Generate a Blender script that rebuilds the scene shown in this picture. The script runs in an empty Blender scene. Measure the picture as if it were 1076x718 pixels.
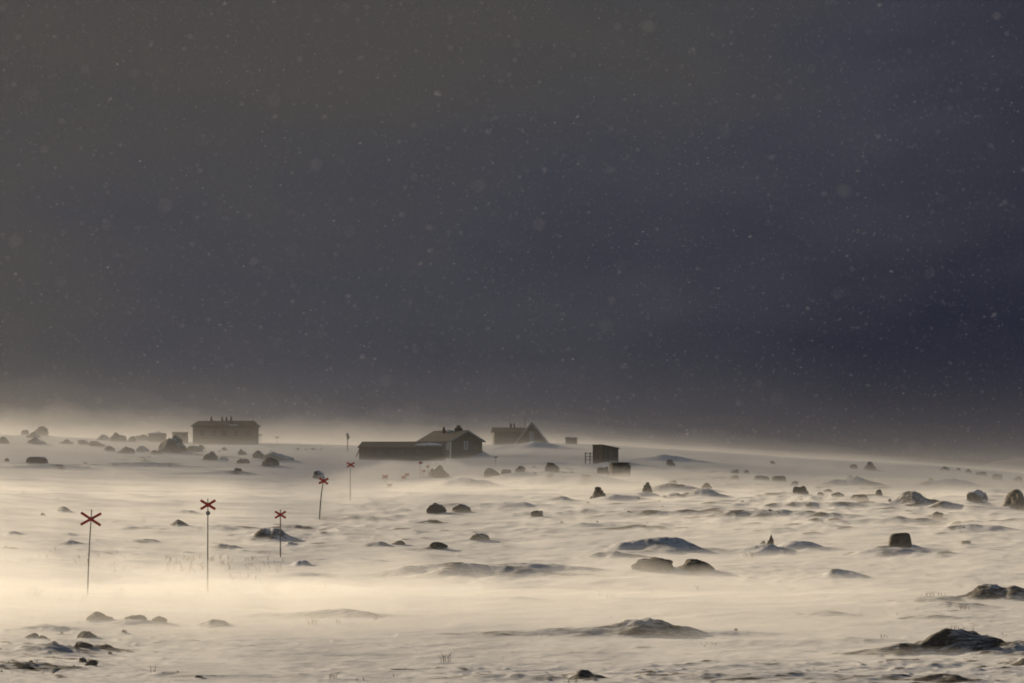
import bpy, bmesh, math, random
import numpy as np
from mathutils import Vector, Matrix, noise as mnoise

R = math.radians
scene = bpy.context.scene
col = scene.collection

# ------------------------------------------------------------------ camera, world, sun, exposure
W0, H0, F = 1076.0, 718.0, 3050.0          # photograph size and focal length in its pixels
CU, CV = W0 / 2, H0 / 2
VH = 500.0                                  # row of the level horizon
CAM_H = 3.43
PITCH = math.atan((VH - CV) / F)
SUN_AZ, SUN_EL = -42.0, 15.0                # degrees left of the view direction (+Y), degrees above the horizon

cd = bpy.data.cameras.new('camera')
cam = bpy.data.objects.new('camera', cd)
col.objects.link(cam)
cd.sensor_width = 36.0
cd.lens = 36.0 * F / W0
cd.clip_start, cd.clip_end = 0.2, 20000.0
cam.location = (0, 0, CAM_H)
cam.rotation_euler = (math.pi / 2 + PITCH, 0, 0)
cd.dof.use_dof = True
cd.dof.focus_distance = 130.0
cd.dof.aperture_fstop = 6.7
scene.camera = cam

world = bpy.data.worlds.new('World')
scene.world = world
world.use_nodes = True
nt = world.node_tree
nt.nodes.clear()
wo = nt.nodes.new('ShaderNodeOutputWorld')
bg = nt.nodes.new('ShaderNodeBackground')
bg.inputs['Strength'].default_value = 0.1
sky = nt.nodes.new('ShaderNodeTexSky')
sky.sky_type = 'NISHITA'
sky.sun_disc = False
sky.sun_elevation = R(SUN_EL)
sky.sun_rotation = R(SUN_AZ)
sky.dust_density = 2.0
tc = nt.nodes.new('ShaderNodeTexCoord')
sep = nt.nodes.new('ShaderNodeSeparateXYZ')
nt.links.new(tc.outputs['Generated'], sep.inputs[0])
# a heavy storm-cloud bank low over the moor, thinning towards the zenith
wmap = nt.nodes.new('ShaderNodeMapping')
wmap.inputs['Scale'].default_value = (1.0, 1.0, 3.0)
nt.links.new(tc.outputs['Generated'], wmap.inputs[0])
wn = nt.nodes.new('ShaderNodeTexNoise')
wn.inputs['Scale'].default_value = 3.2
wn.inputs['Detail'].default_value = 4.0
wn.inputs['Roughness'].default_value = 0.5
nt.links.new(wmap.outputs[0], wn.inputs['Vector'])
# the cloud is navy away from the sun and lit grey-beige towards it and towards its thinner top
sdv = (math.sin(R(SUN_AZ)) * math.cos(R(SUN_EL)), math.cos(R(SUN_AZ)) * math.cos(R(SUN_EL)), math.sin(R(SUN_EL)))
dot = nt.nodes.new('ShaderNodeVectorMath'); dot.operation = 'DOT_PRODUCT'
dot.inputs[1].default_value = sdv
nt.links.new(tc.outputs['Generated'], dot.inputs[0])
def wmath(op, a, b, c=None):
    q = nt.nodes.new('ShaderNodeMath'); q.operation = op
    for k_, s_ in enumerate((a, b, c)):
        if s_ is None: continue
        if isinstance(s_, float): q.inputs[k_].default_value = s_
        else: nt.links.new(s_, q.inputs[k_])
    return q.outputs[0]
tt = wmath('MULTIPLY_ADD', dot.outputs['Value'], 3.7, -2.36)
tt = wmath('MULTIPLY_ADD', sep.outputs['Z'], 2.4, tt)
tt = wmath('MULTIPLY_ADD', wn.outputs['Fac'], 1.1, tt)
wn2 = nt.nodes.new('ShaderNodeTexNoise')          # finer curdling of the cloud
wn2.inputs['Scale'].default_value = 14.0
wn2.inputs['Detail'].default_value = 6.0
wn2.inputs['Roughness'].default_value = 0.62
nt.links.new(wmap.outputs[0], wn2.inputs['Vector'])
tt = wmath('MULTIPLY_ADD', wn2.outputs['Fac'], 0.55, tt)
tt = wmath('SUBTRACT', tt, 0.85)
cr = nt.nodes.new('ShaderNodeValToRGB')
ce = cr.color_ramp.elements
ce[0].position = 0.0; ce[0].color = (0.062, 0.09, 0.205, 1)
ce.new(0.5); ce[1].position = 0.5; ce[1].color = (0.265, 0.285, 0.395, 1)
ce[2].position = 1.0; ce[2].color = (0.40, 0.385, 0.38, 1)
nt.links.new(tt, cr.inputs[0])
mr = nt.nodes.new('ShaderNodeMapRange')
mr.inputs['From Min'].default_value = 0.18
mr.inputs['From Max'].default_value = 0.8
mr.inputs['To Min'].default_value = 0.0
mr.inputs['To Max'].default_value = 0.16
nt.links.new(sep.outputs['Z'], mr.inputs['Value'])
mx = nt.nodes.new('ShaderNodeMix')
mx.data_type = 'RGBA'
# behind the photographer the cloud is broken and open sky fills the shaded sides
mb_ = nt.nodes.new('ShaderNodeMapRange')
mb_.inputs['From Min'].default_value = 0.1; mb_.inputs['From Max'].default_value = -0.7
mb_.inputs['To Min'].default_value = 0.0; mb_.inputs['To Max'].default_value = 0.32
nt.links.new(sep.outputs['Y'], mb_.inputs['Value'])
nt.links.new(wmath('MAXIMUM', mr.outputs['Result'], mb_.outputs['Result']), mx.inputs['Factor'])
nt.links.new(cr.outputs['Color'], mx.inputs[6])
nt.links.new(sky.outputs[0], mx.inputs[7])
nt.links.new(mx.outputs[2], bg.inputs['Color'])
nt.links.new(bg.outputs[0], wo.inputs['Surface'])

sd = bpy.data.lights.new('sun', 'SUN')
sd.energy = 4.0
sd.angle = R(0.6)
sd.color = (1.0, 0.81, 0.565)
sun = bpy.data.objects.new('sun', sd)
col.objects.link(sun)
# a vector pointing AT the sun
sv = Vector((math.sin(R(SUN_AZ)) * math.cos(R(SUN_EL)), math.cos(R(SUN_AZ)) * math.cos(R(SUN_EL)), math.sin(R(SUN_EL))))
sun.rotation_euler = sv.to_track_quat('Z', 'Y').to_euler()

scene.view_settings.view_transform = 'Standard'
scene.view_settings.look = 'None'
scene.view_settings.gamma = 1.0
scene.view_settings.use_curve_mapping = False
scene.view_settings.exposure = 0.57
scene.cycles.volume_bounces = 1
scene.cycles.max_bounces = 5
scene.cycles.transparent_max_bounces = 200
scene.cycles.diffuse_bounces = 2
scene.cycles.sample_clamp_indirect = 3.0
scene.cycles.use_denoising = True
scene.cycles.filter_width = 1.8

# ------------------------------------------------------------------ helpers
def pn(x, y, seed=0):
    """2-D gradient noise, about -0.7..0.7"""
    x = np.asarray(x, np.float64); y = np.asarray(y, np.float64)
    xi = np.floor(x); yi = np.floor(y)
    xf = x - xi; yf = y - yi
    xi = xi.astype(np.int64); yi = yi.astype(np.int64)
    def g(ix, iy, dx, dy):
        h = (ix * 374761393 + iy * 668265263 + seed * 1274126177) & 0xFFFFFFFF
        h = ((h ^ (h >> 13)) * 1274126177) & 0xFFFFFFFF
        h = h ^ (h >> 16)
        a = (h & 0xFFFF) * (2 * math.pi / 65536.0)
        return np.cos(a) * dx + np.sin(a) * dy
    s = xf * xf * xf * (xf * (xf * 6 - 15) + 10)
    t = yf * yf * yf * (yf * (yf * 6 - 15) + 10)
    a = g(xi, yi, xf, yf); b = g(xi + 1, yi, xf - 1, yf)
    c = g(xi, yi + 1, xf, yf - 1); d = g(xi + 1, yi + 1, xf - 1, yf - 1)
    return (a + (b - a) * s) * (1 - t) + (c + (d - c) * s) * t

def tag(o, label=None, cat=None, group=None, kind=None):
    if label: o['label'] = label
    if cat: o['category'] = cat
    if group: o['group'] = group
    if kind: o['kind'] = kind
    return o

def empty(name, loc, rz=0):
    o = bpy.data.objects.new(name, None)
    col.objects.link(o)
    o.location = loc
    o.rotation_euler = (0, 0, rz)
    o.empty_display_size = 0.3
    return o

def mesh_obj(name, verts, faces, mat, parent=None, smooth=False):
    me = bpy.data.meshes.new(name)
    me.from_pydata([tuple(v) for v in verts], [], faces)
    me.materials.append(mat)
    if smooth:
        me.polygons.foreach_set('use_smooth', [True] * len(me.polygons))
    me.update()
    o = bpy.data.objects.new(name, me)
    col.objects.link(o)
    if parent: o.parent = parent
    return o

class MB:
    """collects solids and links them as one mesh object"""
    def __init__(self): self.v, self.f = [], []
    def solid(self, pts, faces):
        b = len(self.v)
        self.v += [tuple(p) for p in pts]
        self.f += [tuple(b + i for i in f) for f in faces]
    def box(self, x0, y0, z0, x1, y1, z1):
        p = [(x0,y0,z0),(x1,y0,z0),(x1,y1,z0),(x0,y1,z0),(x0,y0,z1),(x1,y0,z1),(x1,y1,z1),(x0,y1,z1)]
        self.solid(p, [(0,3,2,1),(4,5,6,7),(0,1,5,4),(1,2,6,5),(2,3,7,6),(3,0,4,7)])
    def bar(self, a, b, w, t, up=(0, 1, 0)):
        """rectangular bar from a to b; w across, t along 'up'"""
        a, b = Vector(a), Vector(b)
        d = (b - a).normalized(); u = Vector(up)
        s = d.cross(u).normalized(); u = s.cross(d).normalized()
        p = []
        for e in (a, b):
            for i, j in ((-1,-1),(1,-1),(1,1),(-1,1)):
                p.append(e + s * (w/2*i) + u * (t/2*j))
        self.solid(p, [(0,1,2,3),(7,6,5,4),(0,4,5,1),(1,5,6,2),(2,6,7,3),(3,7,4,0)])
    def tube(self, pts, rads, n=8):
        base = len(self.v)
        pts = [Vector(p) for p in pts]
        for k, p in enumerate(pts):
            d = (pts[min(k+1, len(pts)-1)] - pts[max(k-1, 0)]).normalized()
            s = d.cross(Vector((0.31, 0.95, 0.05))).normalized(); u = s.cross(d)
            for i in range(n):
                a = 2*math.pi*i/n
                self.v.append(tuple(p + (s*math.cos(a) + u*math.sin(a)) * rads[k]))
        for k in range(len(pts)-1):
            for i in range(n):
                j = (i+1) % n
                self.f.append((base+k*n+i, base+k*n+j, base+(k+1)*n+j, base+(k+1)*n+i))
        self.f.append(tuple(base+i for i in reversed(range(n))))
        self.f.append(tuple(base+(len(pts)-1)*n+i for i in range(n)))
    def build(self, name, mat, parent=None, smooth=False):
        return mesh_obj(name, self.v, self.f, mat, parent, smooth)

# ------------------------------------------------------------------ materials
def new_mat(name):
    m = bpy.data.materials.new(name)
    m.use_nodes = True
    n = m.node_tree
    b = n.nodes['Principled BSDF']
    return m, n, b

def noise_node(n, vec, scale, detail=4, rough=0.55):
    t = n.nodes.new('ShaderNodeTexNoise')
    t.inputs['Scale'].default_value = scale
    t.inputs['Detail'].default_value = detail
    t.inputs['Roughness'].default_value = rough
    n.links.new(vec, t.inputs['Vector'])
    return t

def mapping(n, src, scale=(1,1,1)):
    mp = n.nodes.new('ShaderNodeMapping')
    mp.inputs['Scale'].default_value = scale
    n.links.new(src, mp.inputs[0])
    return mp

def ramp(n, fac, stops):
    r = n.nodes.new('ShaderNodeValToRGB')
    e = r.color_ramp.elements
    while len(e) < len(stops): e.new(0.5)
    for k, (p, c) in enumerate(stops):
        e[k].position = p
        e[k].color = (c[0], c[1], c[2], 1) if isinstance(c, tuple) else (c, c, c, 1)
    n.links.new(fac, r.inputs[0])
    return r

def mixc(n, fac, a, b):
    m = n.nodes.new('ShaderNodeMix'); m.data_type = 'RGBA'
    for s, i in ((fac, 0), (a, 6), (b, 7)):
        if isinstance(s, (tuple, list)): m.inputs[i].default_value = (*s, 1)
        elif isinstance(s, float): m.inputs[i].default_value = s
        else: n.links.new(s, m.inputs[i])
    return m.outputs[2]

def mathn(n, op, a, b=None):
    m = n.nodes.new('ShaderNodeMath'); m.operation = op
    for i, s in enumerate((a, b)):
        if s is None: continue
        if isinstance(s, float): m.inputs[i].default_value = s
        else: n.links.new(s, m.inputs[i])
    return m.outputs[0]

def bump(n, b, h, strength, dist):
    bp = n.nodes.new('ShaderNodeBump')
    bp.inputs['Strength'].default_value = strength
    bp.inputs['Distance'].default_value = dist
    n.links.new(h, bp.inputs['Height'])
    n.links.new(bp.outputs[0], b.inputs['Normal'])
    return bp

SNOW_C = (0.80, 0.80, 0.81)

def mat_ground():
    m, n, b = new_mat('wind_packed_snow_heath_and_shade')
    t = n.nodes.new('ShaderNodeTexCoord')
    at = n.nodes.new('ShaderNodeAttribute'); at.attribute_name = 'heath_shade'
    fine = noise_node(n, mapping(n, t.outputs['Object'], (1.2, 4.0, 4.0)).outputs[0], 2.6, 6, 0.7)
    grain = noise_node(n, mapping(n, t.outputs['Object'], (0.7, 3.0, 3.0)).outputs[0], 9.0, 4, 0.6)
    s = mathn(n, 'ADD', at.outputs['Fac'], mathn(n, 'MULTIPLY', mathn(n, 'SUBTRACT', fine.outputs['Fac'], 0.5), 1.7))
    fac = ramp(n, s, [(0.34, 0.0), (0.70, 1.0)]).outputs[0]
    heath_shade = ramp(n, grain.outputs['Fac'], [(0.3, (0.03, 0.026, 0.022)), (0.55, (0.075, 0.064, 0.05)), (0.75, (0.22, 0.2, 0.18))]).outputs[0]
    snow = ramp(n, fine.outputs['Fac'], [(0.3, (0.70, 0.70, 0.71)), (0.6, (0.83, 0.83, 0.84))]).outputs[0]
    n.links.new(mixc(n, fac, snow, heath_shade), b.inputs['Base Color'])
    b.inputs['Roughness'].default_value = 0.75
    b.inputs['Specular IOR Level'].default_value = 0.25
    h = mathn(n, 'ADD', fine.outputs['Fac'], mathn(n, 'MULTIPLY', grain.outputs['Fac'], 0.4))
    bump(n, b, h, 0.55, 0.06)
    return m

def mat_rock(name, snow_bias, c0=(0.06, 0.047, 0.034), c1=(0.20, 0.165, 0.125)):
    """lichen-dark rock; rime and blown snow plastered on the faces that look up or to the wind"""
    m, n, b = new_mat(name)
    t = n.nodes.new('ShaderNodeTexCoord')
    a = noise_node(n, t.outputs['Object'], 1.3, 8, 0.65)
    f = noise_node(n, t.outputs['Object'], 5.0, 5, 0.7)
    rock = ramp(n, a.outputs['Fac'], [(0.32, c0), (0.66, c1)]).outputs[0]
    g = n.nodes.new('ShaderNodeNewGeometry')
    dp = n.nodes.new('ShaderNodeVectorMath'); dp.operation = 'DOT_PRODUCT'
    dp.inputs[1].default_value = Vector((0.45, -0.1, 0.88)).normalized()
    n.links.new(g.outputs['Normal'], dp.inputs[0])
    s = mathn(n, 'ADD', dp.outputs['Value'], mathn(n, 'MULTIPLY', mathn(n, 'SUBTRACT', f.outputs['Fac'], 0.5), 1.3))
    s = mathn(n, 'ADD', s, float(snow_bias))
    fac = ramp(n, s, [(0.55, 0.0), (0.85, 1.0)]).outputs[0]
    n.links.new(mixc(n, fac, rock, (0.62, 0.63, 0.65)), b.inputs['Base Color'])
    b.inputs['Roughness'].default_value = 0.85
    bump(n, b, f.outputs['Fac'], 0.6, 0.08)
    return m

def mat_boards(name, c0, c1, vertical=True, snow=0.0):
    m, n, b = new_mat(name)
    t = n.nodes.new('ShaderNodeTexCoord')
    sx = n.nodes.new('ShaderNodeSeparateXYZ')
    n.links.new(t.outputs['Object'], sx.inputs[0])
    c = mathn(n, 'ADD', sx.outputs['X'], mathn(n, 'MULTIPLY', sx.outputs['Y'], 1.0)) if vertical else sx.outputs['Z']
    w = mathn(n, 'FRACT', mathn(n, 'MULTIPLY', c, 5.0))
    groove = ramp(n, w, [(0.0, 0.0), (0.07, 1.0), (0.93, 1.0), (1.0, 0.0)]).outputs[0]
    wn_ = n.nodes.new('ShaderNodeTexWhiteNoise'); wn_.noise_dimensions = '1D'
    n.links.new(mathn(n, 'FLOOR', mathn(n, 'MULTIPLY', c, 5.0)), wn_.inputs['W'])
    st = noise_node(n, mapping(n, t.outputs['Object'], (6, 6, 0.8)).outputs[0], 1.5, 5, 0.6)
    base = mixc(n, mathn(n, 'MULTIPLY', mathn(n, 'ADD', wn_.outputs['Value'], st.outputs['Fac']), 0.5), c0, c1)
    base = mixc(n, groove, (c0[0]*0.4, c0[1]*0.4, c0[2]*0.4), base)
    if snow:
        f = noise_node(n, t.outputs['Object'], 1.1, 7, 0.7)
        fac = ramp(n, mathn(n, 'ADD', f.outputs['Fac'], float(snow) - 0.5), [(0.5, 0.0), (0.75, 1.0)]).outputs[0]
        base = mixc(n, fac, base, (0.6, 0.61, 0.63))
    n.links.new(base, b.inputs['Base Color'])
    b.inputs['Roughness'].default_value = 0.8
    bump(n, b, groove, 0.5, 0.02)
    return m

def mat_plain(name, c, rough=0.6, var=0.25, scale=4.0, metallic=0.0):
    m, n, b = new_mat(name)
    t = n.nodes.new('ShaderNodeTexCoord')
    f = noise_node(n, t.outputs['Object'], scale, 6, 0.6)
    lo = tuple(k * (1 - var) for k in c); hi = tuple(min(1, k * (1 + var)) for k in c)
    n.links.new(ramp(n, f.outputs['Fac'], [(0.3, lo), (0.7, hi)]).outputs[0], b.inputs['Base Color'])
    b.inputs['Roughness'].default_value = rough
    b.inputs['Metallic'].default_value = metallic
    return m

def mat_marker():
    m, n, b = new_mat('weathered_red_paint')
    t = n.nodes.new('ShaderNodeTexCoord')
    f = noise_node(n, t.outputs['Object'], 14.0, 6, 0.7)
    n.links.new(ramp(n, f.outputs['Fac'], [(0.3, (0.26, 0.012, 0.010)), (0.62, (0.50, 0.028, 0.02)), (0.8, (0.42, 0.12, 0.09))]).outputs[0], b.inputs['Base Color'])
    b.inputs['Roughness'].default_value = 0.6
    return m

def mat_flake():
    m, n, b = new_mat('snowflake')
    n.nodes.remove(b)
    d = n.nodes.new('ShaderNodeBsdfDiffuse'); d.inputs['Color'].default_value = (0.6, 0.6, 0.63, 1)
    t = n.nodes.new('ShaderNodeBsdfTranslucent'); t.inputs['Color'].default_value = (0.6, 0.6, 0.63, 1)
    mm = n.nodes.new('ShaderNodeMixShader'); mm.inputs[0].default_value = 0.6
    n.links.new(d.outputs[0], mm.inputs[1]); n.links.new(t.outputs[0], mm.inputs[2])
    n.links.new(mm.outputs[0], n.nodes['Material Output'].inputs['Surface'])
    return m

def mat_volume(name, density, g=0.45, color=(0.97, 0.975, 0.98)):
    m = bpy.data.materials.new(name); m.use_nodes = True
    n = m.node_tree; n.nodes.clear()
    o = n.nodes.new('ShaderNodeOutputMaterial')
    v = n.nodes.new('ShaderNodeVolumePrincipled')
    v.inputs['Color'].default_value = (*color, 1)
    v.inputs['Density'].default_value = density
    v.inputs['Density Attribute'].default_value = ''
    v.inputs['Anisotropy'].default_value = g
    n.links.new(v.outputs[0], o.inputs['Volume'])
    return m

M = dict(
    ground=mat_ground(),
    rock=mat_rock('bare_dark_rock', -0.55),
    rock_snow=mat_rock('rock_with_blown_snow', -0.15),
    rock_rime=mat_rock('rime_covered_rock', 0.2, (0.10, 0.09, 0.075), (0.22, 0.2, 0.17)),
    cairn=mat_rock('cairn_stone', -0.6, (0.03, 0.025, 0.018), (0.10, 0.082, 0.06)),
    brown=mat_boards('dark_brown_wall_boards', (0.12, 0.082, 0.046), (0.20, 0.14, 0.082)),
    brown_snow=mat_boards('snow_dusted_wall_boards', (0.05, 0.034, 0.02), (0.10, 0.07, 0.045), True, 0.1),
    grey_wood=mat_boards('weathered_grey_boards', (0.12, 0.092, 0.064), (0.23, 0.185, 0.135), True, 0.05),
    roof=mat_boards('brown_roofing_with_snow_dust', (0.22, 0.175, 0.115), (0.32, 0.265, 0.19), True, 0.16),
    roof_dark=mat_boards('dark_roofing', (0.08, 0.06, 0.038), (0.13, 0.10, 0.068), True, 0.02),
    white=mat_plain('white_trim_paint', (0.8, 0.79, 0.76), 0.5, 0.15),
    bargeboard=mat_plain('frosted_bargeboard', (0.36, 0.35, 0.33), 0.6, 0.3),
    glass=mat_plain('dark_window_glass', (0.02, 0.022, 0.025), 0.15, 0.2),
    metal=mat_plain('dark_chimney_metal', (0.035, 0.03, 0.028), 0.5, 0.3, 3.0, 0.3),
    pole=mat_plain('weathered_grey_pole', (0.13, 0.12, 0.105), 0.7, 0.35, 8.0),
    red=mat_marker(),
    disc=mat_plain('scuffed_grey_disc', (0.16, 0.17, 0.19), 0.4, 0.3, 10.0, 0.3),
    grass=mat_plain('dry_tan_grass', (0.16, 0.115, 0.06), 0.8, 0.4, 3.0),
    twig=mat_plain('dark_dwarf_birch_twig', (0.055, 0.038, 0.025), 0.8, 0.4, 3.0),
    flake=mat_flake(),
    snow=mat_plain('settled_snow', SNOW_C, 0.8, 0.04, 1.5),
)

# ------------------------------------------------------------------ the lie of the land
SU = np.array([-3000, -300, 0, 100, 200, 300, 400, 480, 560, 640, 700, 780, 850, 950, 1030, 1076, 1300, 4000], float)
SV = np.array([450, 452, 457, 461, 465, 466, 469, 469, 465, 468, 472, 477, 482, 487, 493, 498, 508, 508], float)
DD = np.array([40, 45, 60, 75, 110, 150, 190, 260, 350, 430, 480, 540, 600], float)
DV = np.array([745, 725, 680, 634, 589, 549, 523, 503, 490, 481, 475, 467.5, 465], float)
# smooth the row-by-distance table (cubic in log distance)
_ld = np.log(DD)
_fine = np.linspace(_ld[0], _ld[-1], 600)
_fv = np.interp(_fine, _ld, DV)
_k = np.hanning(61); _k /= _k.sum()
_fv2 = np.convolve(np.pad(_fv, 30, mode='reflect', reflect_type='odd'), _k, mode='valid')

def row_at(u, d):
    vb = np.interp(np.log(np.maximum(d, 40.0)), _fine, _fv2)
    S = np.interp(u, SU, SV)
    return np.where(vb > 523, vb, S + (523 - S) * (vb - 465.0) / (523 - 465.0))

def ray(u, v):
    x, c = u - CU, CV - v
    return x, F * math.cos(PITCH) - c * math.sin(PITCH), F * math.sin(PITCH) + c * math.cos(PITCH)

def base_z(x, y):
    """the smooth terrain without mounds"""
    x = np.asarray(x, float); y = np.asarray(y, float)
    d = np.clip(y, 40.0, 600.0)
    u = CU + F * x / np.maximum(y, 40.0)
    v = row_at(u, d)
    _, ry, rz = ray(0.0, v)
    z = CAM_H + d * rz / ry
    beyond = np.maximum(y - 600.0, 0)
    z = z - np.minimum(beyond * 0.02 + (beyond / 60.0) ** 2 * 0.05, 30)
    z = z + np.maximum(40 - y, 0) * 0.0
    return z

def dist_at(u, v):
    """distance along Y at which row v of the photograph meets the smooth terrain"""
    ds = np.linspace(math.log(40), math.log(598), 1500)
    rows = row_at(np.full_like(ds, u), np.exp(ds))
    i = int(np.argmin(np.abs(rows - v)))
    return float(np.exp(ds[i]))

def at_x(u, d): 
    return (u - CU) / (F * math.cos(PITCH)) * d

def ppm(d): return d / F            # metres per photograph pixel at distance d

# mounds: u, v at foot, width px, height px, depth/width ratio, lean (-1 left .. 1 right), dark cover (heath plus painted shade) 0..1
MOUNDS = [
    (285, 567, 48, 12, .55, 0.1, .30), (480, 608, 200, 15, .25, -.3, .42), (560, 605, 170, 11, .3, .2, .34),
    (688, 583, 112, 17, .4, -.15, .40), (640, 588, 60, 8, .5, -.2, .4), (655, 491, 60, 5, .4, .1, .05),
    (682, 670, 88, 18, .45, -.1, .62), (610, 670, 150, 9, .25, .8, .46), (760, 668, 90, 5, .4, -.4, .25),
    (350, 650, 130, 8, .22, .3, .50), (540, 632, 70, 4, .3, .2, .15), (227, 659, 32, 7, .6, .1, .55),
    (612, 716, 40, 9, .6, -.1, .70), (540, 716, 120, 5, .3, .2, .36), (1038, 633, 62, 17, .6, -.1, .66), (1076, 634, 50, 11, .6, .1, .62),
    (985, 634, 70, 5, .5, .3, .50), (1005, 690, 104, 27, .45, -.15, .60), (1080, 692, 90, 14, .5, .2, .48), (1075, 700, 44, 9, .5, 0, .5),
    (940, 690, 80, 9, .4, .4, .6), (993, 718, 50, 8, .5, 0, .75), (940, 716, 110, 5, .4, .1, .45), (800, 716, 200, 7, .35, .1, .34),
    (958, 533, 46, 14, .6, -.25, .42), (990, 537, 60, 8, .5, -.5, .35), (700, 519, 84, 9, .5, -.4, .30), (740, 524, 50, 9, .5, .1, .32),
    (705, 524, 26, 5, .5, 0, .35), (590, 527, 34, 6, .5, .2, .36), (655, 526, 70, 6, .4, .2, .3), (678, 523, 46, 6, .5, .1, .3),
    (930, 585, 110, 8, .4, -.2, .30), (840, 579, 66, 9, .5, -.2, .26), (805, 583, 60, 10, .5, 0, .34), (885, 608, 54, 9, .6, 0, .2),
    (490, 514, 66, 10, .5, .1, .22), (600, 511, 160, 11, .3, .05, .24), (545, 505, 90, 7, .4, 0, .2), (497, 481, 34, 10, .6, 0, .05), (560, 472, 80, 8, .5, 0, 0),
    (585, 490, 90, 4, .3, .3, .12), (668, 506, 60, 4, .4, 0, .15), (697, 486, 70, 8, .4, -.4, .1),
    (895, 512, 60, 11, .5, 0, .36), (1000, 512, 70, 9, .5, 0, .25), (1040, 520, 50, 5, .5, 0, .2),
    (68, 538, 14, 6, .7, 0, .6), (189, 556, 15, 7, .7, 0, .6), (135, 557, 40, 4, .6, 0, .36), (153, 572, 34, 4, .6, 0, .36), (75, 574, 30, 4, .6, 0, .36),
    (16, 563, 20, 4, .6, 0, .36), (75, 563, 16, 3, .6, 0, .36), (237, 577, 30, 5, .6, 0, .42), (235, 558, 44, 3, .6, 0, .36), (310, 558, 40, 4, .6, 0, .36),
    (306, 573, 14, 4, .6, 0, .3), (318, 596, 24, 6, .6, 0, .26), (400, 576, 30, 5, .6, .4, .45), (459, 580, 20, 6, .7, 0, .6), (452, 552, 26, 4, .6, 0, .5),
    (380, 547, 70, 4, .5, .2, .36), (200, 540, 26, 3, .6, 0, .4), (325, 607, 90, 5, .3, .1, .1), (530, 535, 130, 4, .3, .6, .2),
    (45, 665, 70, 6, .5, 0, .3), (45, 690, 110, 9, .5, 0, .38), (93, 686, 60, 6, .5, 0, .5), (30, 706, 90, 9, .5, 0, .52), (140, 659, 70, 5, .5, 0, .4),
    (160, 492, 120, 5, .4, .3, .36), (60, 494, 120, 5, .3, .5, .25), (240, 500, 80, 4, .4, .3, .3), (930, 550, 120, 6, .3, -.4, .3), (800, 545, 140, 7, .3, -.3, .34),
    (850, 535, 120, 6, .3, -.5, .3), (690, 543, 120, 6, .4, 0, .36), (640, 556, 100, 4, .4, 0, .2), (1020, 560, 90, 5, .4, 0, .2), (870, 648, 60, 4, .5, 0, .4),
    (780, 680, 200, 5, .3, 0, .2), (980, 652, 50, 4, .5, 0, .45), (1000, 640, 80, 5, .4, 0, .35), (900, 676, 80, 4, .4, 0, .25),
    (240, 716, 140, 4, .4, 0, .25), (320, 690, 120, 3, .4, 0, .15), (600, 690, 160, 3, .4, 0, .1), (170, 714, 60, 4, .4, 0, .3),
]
_mound = []
for (u, v, w, h, dr, lean, hh) in MOUNDS:
    d = dist_at(u, v)
    s = ppm(d)
    wx = w * s * 0.5
    dy = max(wx * dr * 1.6, 0.5)
    _mound.append((at_x(u, d + dy * .8), d + dy * .8, wx, dy, h * s, lean, hh, u))

_dlv = np.gradient(_fv2, _fine)
def row_depth(y):
    """ground metres seen by one photograph row at distance y"""
    yy = np.clip(y, 40, 590)
    return yy / np.maximum(np.abs(np.interp(np.log(yy), _fine, _dlv)), 12.0)

def mound_fields(x, y, ms=None):
    z = np.zeros_like(x); m = np.zeros_like(x)
    for (mx_, my_, wx, dy, hz, lean, hh, u) in (_mound if ms is None else ms):
        sel = (np.abs(x - mx_) < wx * 2.6) & (np.abs(y - my_) < dy * 2.6)
        if not sel.any(): continue
        X = (x[sel] - mx_) / wx; Y = (y[sel] - my_) / dy
        X = X + 0.22 * pn(x[sel] / wx * 1.3, y[sel] / dy * 1.3, int(u)) * 2
        Y = Y + 0.22 * pn(x[sel] / wx * 1.5 + 9, y[sel] / dy * 1.2, int(u) + 3) * 2
        k = 1 + lean * np.tanh(-X * 1.5) * -0.6
        r2 = (X * k) ** 2 + Y ** 2
        b = np.exp(-r2 * 1.35)
        rough = 1 + 0.13 * pn(x[sel] / wx * 5, y[sel] / dy * 4, int(u) + 7) + 0.05 * pn(x[sel] / wx * 13, y[sel] / dy * 9, int(u) + 8)
        z[sel] += hz * b * rough
        m[sel] = np.maximum(m[sel], hh * np.clip(b * 6.0, 0, 1) )  # dark cover spans the whole mound front: heath, and shade painted into the colour
    return z, m

def rough_field(x, y):
    """where tussocks and stones roughen the snow (0..1)"""
    u = CU + F * x / np.maximum(y, 40.0)
    v = row_at(u, np.clip(y, 40, 600))
    r = 0.22 + 0.5 * pn(x / (0.16 * y + 4), np.log(np.maximum(y, 20)) * 7.0, 41)
    for (cu, cv, su, sv_, a) in ((790, 540, 230, 24, .75), (1000, 560, 160, 30, .45), (170, 488, 120, 12, .7), (60, 690, 90, 30, .7),
                                 (1020, 690, 130, 50, .45), (260, 565, 200, 22, .35), (700, 712, 320, 12, .5), (620, 500, 110, 12, .5),
                                 (900, 510, 160, 18, .6), (450, 560, 120, 25, .25)):
        r = r + a * np.exp(-((u - cu) / su) ** 2 - ((v - cv) / sv_) ** 2)
    for (cu, cv, su, sv_, a) in ((450, 645, 300, 22, .6), (120, 520, 300, 14, .35), (150, 640, 160, 16, .35)):
        r = r - a * np.exp(-((u - cu) / su) ** 2 - ((v - cv) / sv_) ** 2)
    return np.clip(r, 0.03, 1)

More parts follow.
